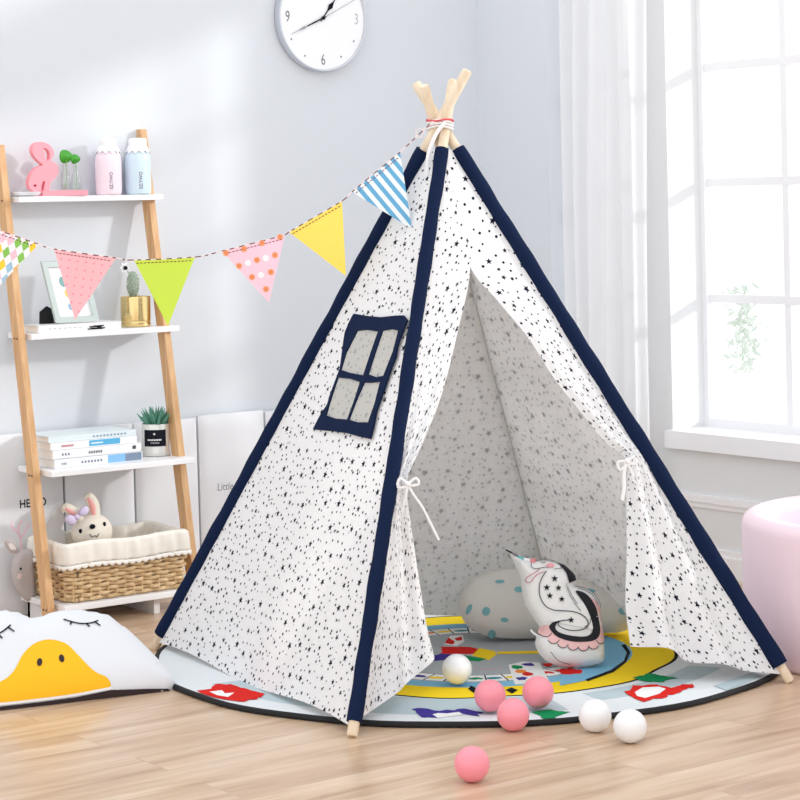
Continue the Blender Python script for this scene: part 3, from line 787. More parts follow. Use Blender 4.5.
# pink back tail and scallops
dec([(500,330),(540,345),(575,390),(578,440),(585,490),(590,540),(560,540),(545,440),(520,380)],upk)
for (x,y) in ((258,520),(298,560),(350,584),(408,598),(466,602),(524,592),(570,560)):
    dec(circ(x,y,33,34,16),upk,False); stk(circ(x,y,33,34,16)[1:8],.0022)
dec([(255,460),(300,470),(560,520),(575,480),(560,420),(500,330),(300,440)],uc,False)
dec([(425,292),(470,300),(505,330),(540,385),(560,450),(566,530),(535,572),(470,584),(390,580),(320,556),(285,520),(274,492),(290,474),(335,462),(312,482),(308,510),(340,535),(420,552),(490,550),(520,515),(510,455),(485,395),(455,345)],ubk)
dec([(338,128),(375,140),(412,172),(438,202),(443,226),(430,232),(408,238),(392,250),(382,225),(372,185),(350,155)],ubk)
dec(circ(282,146,24,13,14),plain('unicorn_cheek',(244,168,178),.9),False)
for x,y,r in ((302,224,21),(257,275,21),(323,277,19),(274,322,20),(342,341,19),(395,460,20)): dec(star(x,y,r,.42,-PI/2),ubk,False,.004)
stk([(256,180),(228,220),(214,270),(218,325),(245,375),(290,402),(350,408),(405,412),(455,430),(488,462),(488,495),(455,515),(400,520),(350,508),(320,485),(338,465),(385,460)])
stk([(176,128),(172,150),(185,165),(215,165),(250,158),(270,160)],.0022);stk([(190,118),(225,112),(290,112),(330,124),(345,132)],.0024)
stk([(340,150),(345,165),(325,165),(300,170)],.0018)
stk([(228,126),(243,131),(256,127)],.002)
stk([(218,168),(190,190),(155,210),(143,228),(150,245),(168,243),(182,222),(205,200),(245,185)],.002,plain('unicorn_hoof_line',(190,110,120),.9))
stk([(430,262),(480,272),(525,298),(560,340),(575,385)],.0022);stk([(440,275),(490,292),(530,325),(555,375)],.0018)
stk([(370,250),(385,310),(420,370),(450,410)],.0016);stk([(380,270),(400,320),(430,370)],.0016);stk([(470,500),(500,480),(505,450)],.0016)
stk([(280,640),(330,690),(400,712)],.0014)
b.build('cushion_body',uni,angle=70)
b=MB();hp=[sf(.004)(*fu(x,y)) for x,y in [(38,52),(70,72),(105,90),(140,105),(180,115),(205,118)]]
hc=[ubk,plain('horn_grey',(120,120,126),.8),plain('horn_teal',(110,190,196),.8),plain('horn_white',(240,240,240),.8),plain('horn_pink',(238,150,160),.8)]
for i in range(5): b.tube([hp[i],hp[i+1]],[.0015+i*.0010,.0025+i*.0010],hc[i],10)
b.build('horn',uni,label='small horn with dark tip and coloured bands')
b=MB().tube([sf(0)(*fu(x,y)) for x,y in [(222,548),(200,530),(183,510)]],.0025,plain('label_tape',(240,240,240),.7),6,flat=(.6,.8,0));b.build('care_label',uni)
# grey cushion with teal drops
gc=plain('grey_velvet',(222,219,213),.95,bump=.2,scale=20,sheen=.2,spec=.2);tl_=plain('teal_drop',(128,184,192),.9,noise=.1,scale=80)
gr=thing('drop_print_cushion','rounded grey cushion with teal drop print behind the unicorn cushion','cushion',onz(540,640,RT))
cx=onz(515,641,RT);ux=Vector((.86,-.51,0)).normalized();nh=Vector((ux.y,-ux.x,0));tilt=math.radians(30)
uy=(-nh)*math.sin(tilt)+Vector((0,0,1))*math.cos(tilt);nn=nh*math.cos(tilt)+Vector((0,0,1))*math.sin(tilt)
p0=cx+Vector((0,0,.012))
def fg(x,y): d=onplane(x,y,p0+nn*.04,nn)-p0;return (d.dot(ux),d.dot(uy))
GO=[(461,612),(463,598),(471,585),(484,578),(500,574),(520,572),(545,573),(570,578),(590,585),(610,594),(626,603),(634,616),(634,630),(622,636),(600,636),(570,638),(545,641),(510,642),(485,638),(468,628)]
outl=smooth2([fg(*p) for p in GO],.012,True)
b=MB();sf=cushion(b,outl,.06,.085,p0,ux,uy,nn,gc,.011)
mz=min(v[2] for v in b.v)
if mz<RT+.003:
    dz=RT+.004-mz;p0=p0+Vector((0,0,dz));b.v=[(x,y,z+dz) for x,y,z in b.v];sf=cushion_surf(outl,.06,.085,p0,ux,uy,nn)[1]
for (x,y,rx,ry,rt_) in ((469,609,2.6,4.6,.4),(485.5,613,4.2,4.0,.3),(499,583.5,4.8,2,0),(518,592,4.8,3,.1),(504,621,4,2,.1),(493,631,4,2.6,.3),(622,612.5,4.6,3.2,.2),(590,592,5,2,.1)):
    P=[fg(*p) for p in circ(x,y,rx,ry,14,rt_)];b.decal(P,sf(.0015),tl_,.008)
b.build('cushion_body',gr,angle=70)

# ------------------------------------------------------------------ foam ball pit
le=onz(746,655,0);PR=.45;pc=le+Vector((.8,-.6,0))*PR;PH=onz(743,524,0) and None
tq=(le-O).dot(Vector((.6,.8,0)));PH=ont(743,514,tq).z
pit=thing('ball_pit','round pale pink foam ball pit at the right edge beside the teepee','ball pit',(pc.x,pc.y,0))
pk=plain('pink_jersey',(243,218,227),.95,bump=.15,scale=30,sheen=.3,spec=.2)
b=MB();th=.085;r_=.035
prof=[(PR-.01,.001),(PR,.012)]+[(PR,PH*.5)]+[(PR-r_+r_*math.cos(a),PH-r_+r_*math.sin(a)) for a in [PI/2*i/6 for i in range(7)]]+[(PR-th+r_-r_*math.cos(PI/2-a),PH-r_+r_*math.sin(PI/2-a)) for a in [PI/2*i/6 for i in range(1,7)]]+[(PR-th,.04)]
b.lathe(prof,pk,96,(pc.x,pc.y,0),cap0=True,cap1=False);b.build('foam_ring',pit,angle=70)
b=MB().lathe([(.001,.035),(PR-th-.002,.035),(PR-th-.002,.005),(.001,.005)],pk,64,(pc.x,pc.y,0));b.build('base_pad',pit)

# ------------------------------------------------------------------ wall clock
cc=ony(324,18,-.035);CRd=.182
ck=thing('wall_clock','round white wall clock with thin silver rim on the back wall','clock',(cc.x,0,cc.z))
sil=plain('brushed_silver',(214,217,224),.35,1);wf=plain('clock_white',(250,250,252),.4)
def cl(x,y,w): return Vector((cc.x+x,-w,cc.z+y))
b=MB()
n=72;pr=[(CRd-.012,.002),(CRd,.006),(CRd,.030),(CRd-.002,.034),(CRd-.005,.034),(CRd-.007,.026)]
b.add([cl(r*math.cos(2*PI*j/n),r*math.sin(2*PI*j/n),w) for r,w in pr for j in range(n)],[(i*n+j,(i+1)*n+j,(i+1)*n+(j+1)%n,i*n+(j+1)%n) for i in range(len(pr)-1) for j in range(n)]+[tuple(range(n))],sil)
b.build('rim',ck)
b=MB().prism(circ(0,0,CRd-.006,n=72),lambda x,y,w:cl(x,y,.020+w),.005,wf)
gi=plain('numeral_grey',(120,122,130),.6)
for tx,a in (('12',90),('3',0),('6',270),('9',180)):
    b2=(math.cos(math.radians(a))*.143,math.sin(math.radians(a))*.143)
    text_mesh(b,tx,.048,lambda x,y:cl(x*.8+b2[0],y*1.1+b2[1],.0257),gi if tx!='3' else plain('numeral_pale',(190,190,186),.6))
for h in (1,2,4,5,7,8,10,11):
    a=math.radians(h*30);b.decal(circ(math.cos(a)*.15,math.sin(a)*.15,.0035,n=8),lambda x,y:cl(x,y,.0257),gi,None)
b.build('dial',ck,smooth=False)
def hand(pts,w,name,mat):
    b=MB();b.prism(pts,lambda x,y,d:cl(x,y,w+d),.0012,mat);return b.build(name,ck,smooth=False)
def loc2(x,y): p=ony(x,y,-.04);return (p.x-cc.x,p.z-cc.z)
def needle(tip,prof):
    tx,ty=loc2(*tip);Lh=math.hypot(tx,ty);dx,dy=tx/Lh,ty/Lh
    return [(dx*u*Lh-dy*v,dy*u*Lh+dx*v) for u,v in prof]
hand(needle((342,-8),[(-.12,-.002),(.3,-.0022),(.45,-.009),(.62,-.002),(1,0),(.62,.002),(.45,.009),(.3,.0022),(-.12,.002)]),.028,'hour_hand',M['ink'])
hand(needle((293,34),[(-.1,-.002),(0,-.003),(.5,-.002),(.5,.002),(0,.003),(-.1,.002)]),.030,'minute_hand',M['ink'])
hand(needle((293,34),[(.5,-.001),(.6,-.0045),(.78,-.001),(1,-.0008),(1,.0008),(.78,.001),(.6,.0045),(.5,.001)]),.030,'minute_hand_tip',plain('hand_grey',(150,156,164),.4))
hand(needle((357,-1),[(-.2,-.0008),(1,-.0006),(1,.0006),(-.2,.0008)]),.032,'second_hand',gi)
b=MB().prism(circ(0,0,.006,n=16),lambda x,y,w:cl(x,y,.027+w),.008,M['ink']);b.build('hub',ck)

# ------------------------------------------------------------------ ladder shelf
rk=thing('ladder_shelf','leaning ladder shelf with oak legs and four white boards','shelf',(-1.65,-.15,0))
XL,XR=-1.895,-1.37
def legn(z): return .28-(z-.05)*.19
screw=plain('dark_screw',(60,50,44),.5)
for xc,zt in ((-1.918,1.455),(-1.408,1.505)):
    b=MB();d=Vector((0,-(legn(1)-legn(0)),1)).normalized();ctrz=zt/2
    z0,z1=0.0,zt
    A=lambda z,s,t:Vector((xc+t*.011,-legn(z)+s*.022,z))
    vs=[A(z,s,t) for z in (z0,z1) for s in (-1,1) for t in (-1,1)]
    b.add(vs,[(0,2,3,1),(4,5,7,6),(0,1,5,4),(2,6,7,3),(0,4,6,2),(1,3,7,5)],M['rackwood'])
    lg=b.build('leg',rk,smooth=False)
    if xc<-1.8:
        for z in (1.27,.85,.44,.045):
            for s in (-.008,.010):
                b=MB().ball((xc-.0105,-legn(z)+s,z+.012),.0035,screw,8,6);b.build('screw',lg)
DZ=.018
for nf_,z,bk_,xr_ in ((.10,1.276+DZ,.006,-1.383),(.165,.857+DZ,.006,-1.372),(.275,.449+DZ,.056,-1.392),(.34,.053+DZ,.056,-1.40)):
    xl=XL; b=MB().box((xl,-nf_,z-.018),(xr_,-bk_,z),M['white'])
    o=b.build('shelf_board',rk,smooth=False);m=o.modifiers.new('b','BEVEL');m.width=.002;m.segments=2
b=MB().box((XL+.02,-.29,.0),(XL+.04,-.06,.052),M['white']);b.build('shelf_foot',rk,smooth=False)
b=MB().box((-1.56,-.29,.0),(-1.54,-.06,.052),M['white']);b.build('shelf_foot',rk,smooth=False)
b=MB().box((XL+.02,-.078,.0),(-1.42,-.062,.052),M['white']);b.build('back_rail',rk,smooth=False)
z1,z2,z3,z4=1.2765+DZ,.8575+DZ,.4495+DZ,.0535+DZ

# wall panels leaning behind the rack
pm=plain('panel_cotton',(228,229,233),.85,bump=.15,scale=12,spec=.2)
xs=[ony(x,430,-.05).x for x in (-40,65.5,136.5,200.5,268,336)]
pl=['white upright padded panel with printed black greeting word behind the shelf leg','plain white padded panel directly behind the rabbit toy','plain white padded panel behind the right shelf leg','white padded panel with small script word beside the teepee','white padded panel mostly hidden behind the teepee sleeve']
for i in range(5):
    xa,xb=xs[i]+.004,xs[i+1]-.004
    hgt=.56+(.006 if i==3 else 0)
    b=MB()
    def pf(w): return lambda x,z:Vector((x,-.016-w-(.010*(1-z/.56)),z))
    def thick(u,v):
        e=min(u,1-u,v*2,(1-v)*2)*2*8; return .022*(1-math.exp(-e*1.2))
    rt2=thing('wall_panel',pl[i],'wall panel',((xa+xb)/2,-.05,0),'padded panels leaning on the back wall')
    b.grid(lambda u,v:pf(.014+thick(u,v)*.5)(xa+(xb-xa)*u,.002+hgt*v),20,24,pm)
    b.grid(lambda u,v:pf(0)(xa+(xb-xa)*u,.002+hgt*v),20,24,pm,flip=True)
    for u in (0,1): b.grid(lambda a,v:pf(.014*a)(xa+(xb-xa)*u,.002+hgt*v),1,24,pm,flip=(u==0))
    for v in (0,1): b.grid(lambda u,a:pf(.014*a)(xa+(xb-xa)*u,.002+hgt*v),20,1,pm,flip=(v==1))
    b.build('panel_body',rt2,angle=50)
    b=MB()
    if i==0:
        c=ony(34.5,503.5,-.055);text_mesh(b,'HELLO',.036,lambda x,y:pf(.0252)(c.x+x*.85,c.z+y),M['ink'],bold=True)
        b.build('printed_word',rt2,smooth=False,label='black printed word HELLO')
        pp=plain('pale_pink_print',(246,206,216),.9);b=MB()
        q=lambda x,y:(lambda p:(p.x,p.z))(ony(x,y,-.07))
        for P in ([(25,552),(24,540),(22,530),(26,520)],[(23,535),(16,528),(15,522)],[(24,540),(30,530),(33,524)]): b.stroke([q(*p) for p in P],.006,lambda x,z:pf(.0252)(x,z),pp)
        b.build('printed_twig',rt2,smooth=False,label='pale pink twig print')
    if i==3:
        c=ony(227,487,-.055);text_mesh(b,'Little',.034,lambda x,y:pf(.0252)(c.x+x*.9+y*.1,c.z+y),gi)
        b.build('printed_word',rt2,smooth=False,label='thin grey printed word Little')

# ---- top shelf
fl=plain('flamingo_pink',(250,160,172),.5)
def zz(p): return Zm(p,0,130,.1375)
q0=.075
def fy(px,py): p=ony(px,py,-q0);return (p.x,p.z)
fo=thing('flamingo_figure','pink flamingo silhouette holder on the top shelf','flamingo figure',(ony(48,195,-q0).x,-q0,z1))
ol=[fy(*p) for p in smooth2(zz([(300,254),(268,225),(236,185),(226,145),(240,105),(275,88),(315,92),(355,115),(378,150),(382,185),(362,222),(398,245),(415,280),(414,315),(392,350),(362,378),(352,420),(350,440),(380,445),(390,470),(388,484),(232,484),(240,455),(212,428),(200,392),(208,345),(232,300),(262,272)]),1.2,True)]
ho=[[fy(*p) for p in zz([(303,132),(325,134),(345,152),(354,180),(352,210),(335,225),(318,200),(318,170)])],[fy(*p) for p in zz([(303,375),(318,370),(316,400),(308,440),(290,442),(292,405)])],[fy(*p) for p in zz(circ(245,405,12,10,10))]]
b=MB().prism(ol,lambda x,z,w:Vector((x,-q0-.010+w,max(z,z1))),.022,fl,ho);b.build('flamingo_body',fo,angle=40)
xa=ony(40,194,-q0).x;xb=ony(87,195,-q0).x;rr=.03
st=[(xa+rr*.0,-q0-rr*.7),(xb-rr,-q0-rr)]+[(xb-rr+rr*math.cos(a),-q0+rr*math.sin(a)) for a in [-PI/2+PI*i/10 for i in range(1,10)]]+[(xb-rr,-q0+rr),(xa,-q0+rr*.7)]
b=MB().prism(st,lambda x,y,w:Vector((x,y,z1+w)),.0165,fl);b.build('holder_base',fo,angle=40)
gl=glass('clear_glass',(.95,.97,.965),.10);wat=glass('water',(.93,.96,.94),.05)
gleaf=plain('round_leaf_green',(58,150,30),.5)
for (px,h,prof,lab,leafs) in ((65.5,.062,[(.012,0),(.0145,.006),(.0150,.050),(.0085,.060),(.008,.074),(.010,.080)],'small straight clear glass bud vase with the larger round green leaf',[(66,156.5,7.4)]),
                        (76,.06,[(.020,0),(.022,.006),(.016,.035),(.009,.058),(.0085,.070),(.0105,.077)],'small conical clear glass bud vase with the smaller round green leaf',[(75.5,159,5.3)])):
    c=ony(px,191,-q0);c.z=z1+.0168
    v=thing('bud_vase',lab,'vase',c,'glass bud vases on the flamingo base')
    b=MB().lathe(prof,gl,24,c,cap1=False).lathe([(max(r-.0018,.002),z+.002) for r,z in prof],gl,24,c,cap1=False);b.build('vase_glass',v)
    b=MB().lathe([(prof[0][0]-.003,.003),(prof[1][0]-.003,.008),((prof[1][0]+prof[2][0])/2-.003,.022)],wat,20,c);b.build('water',v)
    for x,y,r in leafs:
        lc=ony(x,y,-q0);R=r/320
        b=MB();
        b.grid(lambda u,w:lc+Vector((math.cos(2*PI*u)*R*w,-.004*w*w*math.cos(4*PI*u)-.003+.006*w,math.sin(2*PI*u)*R*w*.9*(1-.12*math.cos(2*PI*u)))),24,5,gleaf,close_u=True)
        solid(b.build('leaf',v),.0012)
        b=MB().tube([(c.x,c.y,c.z+.01),(c.x+.004,c.y,c.z+.035),(lc.x,lc.y,lc.z-.01)],.0014,plain('leaf_stem',(120,170,80),.6),6)
        b.tube([(c.x,c.y,c.z+.03),(c.x-.008,c.y,c.z+.018),(c.x+.004,c.y,c.z+.006)],.001,plain('root_pale',(190,180,130),.7),5);b.build('stem',v)
dp=ony(22,195,-.05)
b=MB().lathe([(.02,0),(.04,.003),(.048,.012),(.046,.0135),(.038,.006),(.0,.005)],plain('dish_white',(236,238,242),.3),36,(-1.845,-.056,z1),cap1=False)
tag(b.build('small_dish',loc=(-1.845,-.056,z1)),'low white dish at the left end of the top shelf','dish')
def flask(px,col,lab,txtcol):
    c=ony(px,196,-.065);c.z=z1
    f=thing('drink_bottle',lab,'bottle',c,'capped drink bottles on the top shelf')
    m=plain('flask_'+col[0],col[1],.3)
    b=MB().lathe([(.036,0),(.040,.004),(.0415,.02),(.0415,.105),(.040,.120),(.035,.134),(.030,.142)],m,40,c);b.build('bottle_body',f)
    cap=plain('cap_white',(248,248,250),.35)
    b=MB()
    def wav(r,z,a):
        k=max(0,(.158-z)/.022) if z<.158 else 0
        return r*(1+.06*k*math.cos(11*a)),z-.004*k*math.cos(11*a)
    b.lathe([(.039,.135),(.036,.143),(.031,.153),(.0285,.158),(.029,.162),(.029,.174),(.027,.179),(.010,.181)],cap,66,c,wav=wav);b.build('bottle_cap',f)
    b=MB();ink=plain('bottle_text',(120,116,136),.7)
    def cyl(x,y):
        a=math.atan2(-.8,-.6)+.35+y/.0418;return Vector((c.x+.0419*math.cos(a),c.y+.0419*math.sin(a),c.z+.045-(-x)))
    text_mesh(b,'SZ:TWO',.0145,lambda x,y:cyl(x,-y),ink,bold=True);b.build('printed_text',f,smooth=False)
flask(109,('pink',(250,230,241)),'pale pink bottle with white frilled cap on the top shelf','')
flask(138.5,('blue',(214,234,246)),'pale blue bottle with white frilled cap on the top shelf','')

# ---- second shelf
paper=plain('book_pages',(244,240,232),.8)
def book(name_,x0,x1,n0,n1,za,t,cover,lab,cat,grp,rot=0,marks=None):
    root=thing('book',lab,cat,((x0+x1)/2,-(n0+n1)/2,za),grp)
    c=.0018
    cm=plain('cover_'+name_,cover,.5)
    b=MB().box((x0,-n1,za),(x1,-n0,za+c),cm).box((x0,-n1,za+t-c),(x1,-n0,za+t),cm).box((x0,-n1-.0006,za),(x1,-n1+c,za+t),cm);b.build('cover',root,smooth=False)
    b=MB().box((x0+.003,-n1+c,za+c),(x1-.003,-n0-.003,za+t-c),paper);b.build('pages',root,smooth=False)
    if marks:
        for (a0_,a1_,b0_,b1_,col) in [m_ for m_ in marks if m_[1]-m_[0]>.17]:
            X0=x0+(x1-x0)*a0_;X1=x0+(x1-x0)*a1_
            q_=MB().box((X0,-n1-.0010,za+t*b0_),(X1,-n1-.0005,za+t*b1_),plain('mk_%d_%d_%d'%col,col,.6));q_.build('spine_label',root,smooth=False)
        marks=[m_ for m_ in marks if m_[1]-m_[0]<=.17]
        marks=sorted(marks);runs=[]
        for m_ in marks:
            if runs and m_[0]-max(q[1] for q in runs[-1])<.045: runs[-1].append(m_)
            else: runs.append([m_])
        for run in runs:
            b=MB()
            for (a0_,a1_,b0_,b1_,col) in run:
                X0=x0+(x1-x0)*a0_;X1=x0+(x1-x0)*a1_;Z0=za+t*b0_;Z1=za+t*b1_
                b.add([(X0,-n1-.0014,Z0),(X1,-n1-.0014,Z0),(X1,-n1-.0014,Z1),(X0,-n1-.0014,Z1)],[(0,1,2,3)],plain('mk_%d_%d_%d'%col,col,.6))
            b.build('spine_print',root,smooth=False)
    if rot: root.rotation_euler.z=rot
    return root
mk=[]
for i in range(14): mk.append((.58+random.uniform(0,.18),.60+random.uniform(.02,.2),random.uniform(.1,.5),random.uniform(.5,.95),(40,40,44)))
mk=[(min(a,b_),max(a,b_),c_,min(.95,c_+.16),k_) for a,b_,c_,d_,k_ in mk]
for i in range(7): mk.append((.12+i*.06,.15+i*.06,.45,.55,(190,190,196)))
book('white_a',-1.868,-1.580,.03,.158,z2,.024,(240,240,242),'white book with black brush marks on spine lying under the picture frame','book',None,0,mk)
# picture frame
fzb=z2+.0245
pf0=thing('picture_frame','mint grey picture frame leaning back on the white book','picture frame',(-1.745,-.125,fzb))
fx0,fx1=ony(54,327,-.13).x,ony(96,323,-.13).x+.004;fw=fx1-fx0;fh=.205
tl2=math.radians(24)
def pfm(x,y,w): return Vector((fx0+x,-.135+math.sin(tl2)*y*.5-w*math.cos(tl2)+.0,fzb+.006+y*math.cos(tl2)-w*math.sin(tl2)*.4)) + Vector((-y*.12,0,0))
fm=plain('mint_frame',(188,200,197),.4)
R=lambda a,b_,c_,d_:[(a,b_),(c_,b_),(c_,d_),(a,d_)]
b=MB().prism(R(0,0,fw,fh),lambda x,y,w:pfm(x,y,w),.014,fm,[R(.018,.018,fw-.018,fh-.018)]);b.build('frame',pf0,smooth=False)
b=MB().prism(R(.01,.01,fw-.01,fh-.01),lambda x,y,w:pfm(x,y,w+.001),.004,plain('mount_white',(246,247,248),.6))
for col,x,y,r1,r2 in (((130,170,170),.06,.135,.014,.018),((240,200,120),.075,.095,.02,.018),((244,178,150),.10,.085,.016,.014),((150,180,210),.065,.05,.008,.012),((190,205,170),.09,.12,.014,.012)):
    b.decal(circ(x,y,r1,r2,14),lambda u,v:pfm(u,v,.0056),plain('art_%d_%d_%d'%col,col,.8),None)
b.build('artwork',pf0,smooth=False)
ea=[(lambda p:(p.x,max(p.z,fzb)))(ony(x,y,-.085)) for x,y in ((40,328),(40,312),(47,306),(58,312),(60,328))]
b=MB().prism(ea,lambda x,y,w:Vector((x,-.085+w,y)),.004,M['black'])
b.build('easel_back',pf0,smooth=False,label='black easel back')
# gold pot with cactus
c=ony(136,327,-.085);c.z=z2;gold=plain('polished_gold',(232,206,146),.16,1)
gp=thing('gold_planter','shiny gold cylinder planter with small cactus on the second shelf','planter',c)
b=MB().lathe([(.040,0),(.046,.001),(.0475,.004),(.0475,.014),(.046,.016),(.047,.018),(.0475,.022),(.0475,.094),(.046,.096),(.044,.094),(.044,.080),(.001,.080)],gold,48,c,cap1=False);b.build('pot',gp)
cg=plain('cactus_grey_green',(150,166,148),.8,noise=.25,scale=150);sp=plain('spine_white',(240,242,238),.7)
tp=ony(133,283,-.085);b=MB().ball((tp.x,tp.y,tp.z-.004),.024,cg,24,16,(.85,.85,1.75));b.build('cactus_body',gp)
b=MB()
for i in range(130):
    a=random.uniform(0,2*PI);v=random.uniform(-.9,1);r=.0204*math.sqrt(max(0,1-v*v));p=Vector((tp.x+r*math.cos(a),tp.y+r*math.sin(a),tp.z-.004+.042*v))
    d=Vector((math.cos(a),math.sin(a),v*.5)).normalized();b.tube([p,p+d*.006],[.0009,.0003],sp,4)
b.build('cactus_spines',gp)
ff=ony(124,268,-.10);b=MB()
for i in range(6):
    a=i*PI/3;d=Vector((math.cos(a)*.8,-.1,math.sin(a)));s=d.cross(Vector((0,1,0))).normalized()
    b.add([ff,ff+d*.010+s*.006,ff+d*.021,ff+d*.010-s*.006],[(0,1,2,3)],plain('petal_white',(246,246,248),.6))
solid(b.build('flower',gp,label='small white flower'),.001)
b=MB().ball(ff+Vector((.004,-.004,0)),.0065,M['ink'],10,8);b.tube([ff,Vector((tp.x,tp.y,tp.z+.02))],.0018,cg,5);b.build('flower_centre',gp)

# ---- third shelf
zt=z3
g='books stacked on the third shelf'
def dashes(a,b_,n,lo=.35,hi=.6,col=(120,126,140)): return [(a+(b_-a)*i/n,a+(b_-a)*(i+.55)/n,lo,hi,col) for i in range(n)]
BK=[('b1',-1.858,ony(142.5,460,-.225).x,.225,.0275,(236,240,246),'thick white book with blue spine end at the bottom of the stack',[(.60,.80,.08,.95,(132,186,232)),(.80,.99,.08,.95,(120,138,160))]+dashes(.08,.14,3)+dashes(.3,.55,7)),
    ('b2',-1.862,ony(141,450,-.222).x,.222,.0265,(244,245,247),'white book with grey lettering, second from bottom of the stack',dashes(.1,.2,3)+dashes(.40,.56,8,.3,.6,(60,60,70))+[(.90,.94,.35,.75,(60,62,74))]),
    ('b3',-1.865,ony(137,444,-.215).x,.215,.022,(246,247,249),'white book with bright blue spine label, second from the top of the stack',[(.44,.80,.12,.92,(88,178,222)),(.46,.6,.4,.6,(220,240,250)),(.12,.26,.35,.6,(200,140,140))]),
    ('b4',-1.868,ony(136,438,-.208).x,.208,.0185,(224,236,240),'pale aqua book on top of the stack beside the black label cup',dashes(.5,.9,10,.3,.6,(140,160,180)))]
for nm,xa,xb,nn_,t,col,lab,mk in BK:
    book(nm,xa,xb,.05,nn_,zt,t,col,lab,'book',g,0,mk);zt+=t+.0006
c=ony(156.5,456,-.135);c.z=z3
cp=thing('succulent_cup','silvery white cup with black label holding a green succulent on third shelf','planter',c)
sv=plain('pearl_silver',(226,226,222),.22,.35)
b=MB().lathe([(.034,0),(.046,.001),(.0475,.004),(.0475,.018),(.0455,.021),(.0455,.099),(.0445,.101),(.042,.099),(.042,.088),(.001,.088)],sv,48,c,cap1=False);b.build('cup',cp)
b=MB();va=math.atan2(-.8,-.6)
def cyl2(x,y,w=.0462): a=va+x/.0455;return Vector((c.x+w*math.cos(a),c.y+w*math.sin(a),c.z+y))
b.grid(lambda u,v:cyl2(-.036+.074*u,.032+.052*v),16,2,M['ink']);wh=plain('label_white',(238,238,238),.6)
b.decal(star(0,.071,.005),lambda x,y:cyl2(x,y,.0467),wh,None)
for i in range(9): b.add([cyl2(-.022+.005*i+d,.050+e,.0467) for d,e in ((0,0),(.0036,0),(.0036,.005),(0,.005))],[(0,1,2,3)],wh)
for i in range(7): b.add([cyl2(-.012+.004*i+d,.042+e,.0467) for d,e in ((0,0),(.0026,0),(.0026,.002),(0,.002))],[(0,1,2,3)],wh)
b.build('label_band',cp,label='black label with small white lettering')
sg=plain('succulent_green',(92,150,128),.55,noise=.2,scale=60)
for i in range(30):
    a=i*2.4;t=i/30;el=math.radians(78-55*t);L_=.055+.012*(1-abs(t-.5))
    b=MB();d=Vector((math.cos(a)*math.cos(el),math.sin(a)*math.cos(el),math.sin(el)));p=c+Vector((math.cos(a)*.012*t,math.sin(a)*.012*t,.086))
    up=Vector((0,0,1));pts=[p,p+d*L_*.35,p+d*L_*.7+up*.003,p+d*L_+up*.009]
    b.tube(pts,[.004,.0062,.0045,.0006],sg,8);b.build('leaf',cp)

# ---- wicker basket on the bottom shelf
bx0,bx1,by0,by1=-1.872,-1.447,-.320,-.072
wk=wood('wicker',(232,204,162),(196,160,112),(40,40,40))
bk=thing('wicker_basket','woven wicker basket with cream cloth liner on the lowest shelf','basket',((bx0+bx1)/2,(by0+by1)/2,z4))
def rrect(t,grow=0,rc=.03):
    x0,x1,y0,y1=bx0-grow,bx1+grow,by0-grow,by1+grow
    w=x1-x0-2*rc;h=y1-y0-2*rc;arc=PI/2*rc;P=2*(w+h)+4*arc;s=(t%1)*P
    segs=[(w,'l',(x0+rc,y0),(1,0)),(arc,'a',(x1-rc,y0+rc),-PI/2),(h,'l',(x1,y0+rc),(0,1)),(arc,'a',(x1-rc,y1-rc),0),(w,'l',(x1-rc,y1),(-1,0)),(arc,'a',(x0+rc,y1-rc),PI/2),(h,'l',(x0,y1-rc),(0,-1)),(arc,'a',(x0+rc,y0+rc),PI)]
    for Ls,k_,a,d in segs:
        if s<=Ls:
            if k_=='l':
                return Vector((a[0]+d[0]*s,a[1]+d[1]*s,0)),Vector((d[1],-d[0],0))
            an=d+s/rc;return Vector((a[0]+rc*math.cos(an),a[1]+rc*math.sin(an),0)),Vector((math.cos(an),math.sin(an),0))
        s-=Ls
    return Vector((x0+rc,y0,0)),Vector((0,-1,0))
NS=42;gap=.0125;b=MB();rows=11
for r in range(rows):
    pts=[]
    for i in range(NS*6):
        t=i/(NS*6);p,n_=rrect(t,-.012+.010*r/rows);pts.append(p+n_*(.0055*math.cos(PI*NS*t+PI*(r%2)))+Vector((0,0,z4+.008+r*gap+.0012*math.sin(PI*NS*t+r))))
    b.tube(pts,.0064,wk,7,close=True)
b.build('woven_side',bk,angle=180)
b=MB()
for i in range(NS):
    p,n_=rrect((i+.5)/NS,-.007)
    b.tube([p+Vector((0,0,z4+.004)),p+Vector((0,0,z4+.135))],.0034,wk,6)
b.build('basket_stakes',bk)
b=MB();
b.prism([tuple(rrect(i/64,-.014)[0][:2]) for i in range(64)],lambda x,y,w:Vector((x,y,z4+.001+w)),.006,wk);b.build('basket_base',bk)
ln=plain('cream_liner',(238,232,222),.9,bump=.5,scale=25);n=160
b=MB()
hl=.134
def lin(u,v):
    p,n_=rrect(u,.004);o_=[(-.030,.02),(-.026,.10),(-.018,hl+.040),(-.006,hl+.046),(.004,hl+.040),(.007,hl+.015),(.007,hl-.018)]
    f=v*(len(o_)-1);i=min(int(f),len(o_)-2);t=f-i;a=o_[i][0]*(1-t)+o_[i+1][0]*t;z=o_[i][1]*(1-t)+o_[i+1][1]*t
    wv=.0022*math.sin(u*2*PI*23+z*30)+.0018*math.sin(u*2*PI*41)
    return p+n_*(a+wv)+Vector((0,0,z4+z+.003*math.sin(u*2*PI*5)))
b.grid(lin,n,24,ln,close_u=True);solid(b.build('cloth_liner',bk,angle=180),.0015)
b=MB()
lace=plain('lace_cream',(246,242,234),.9)
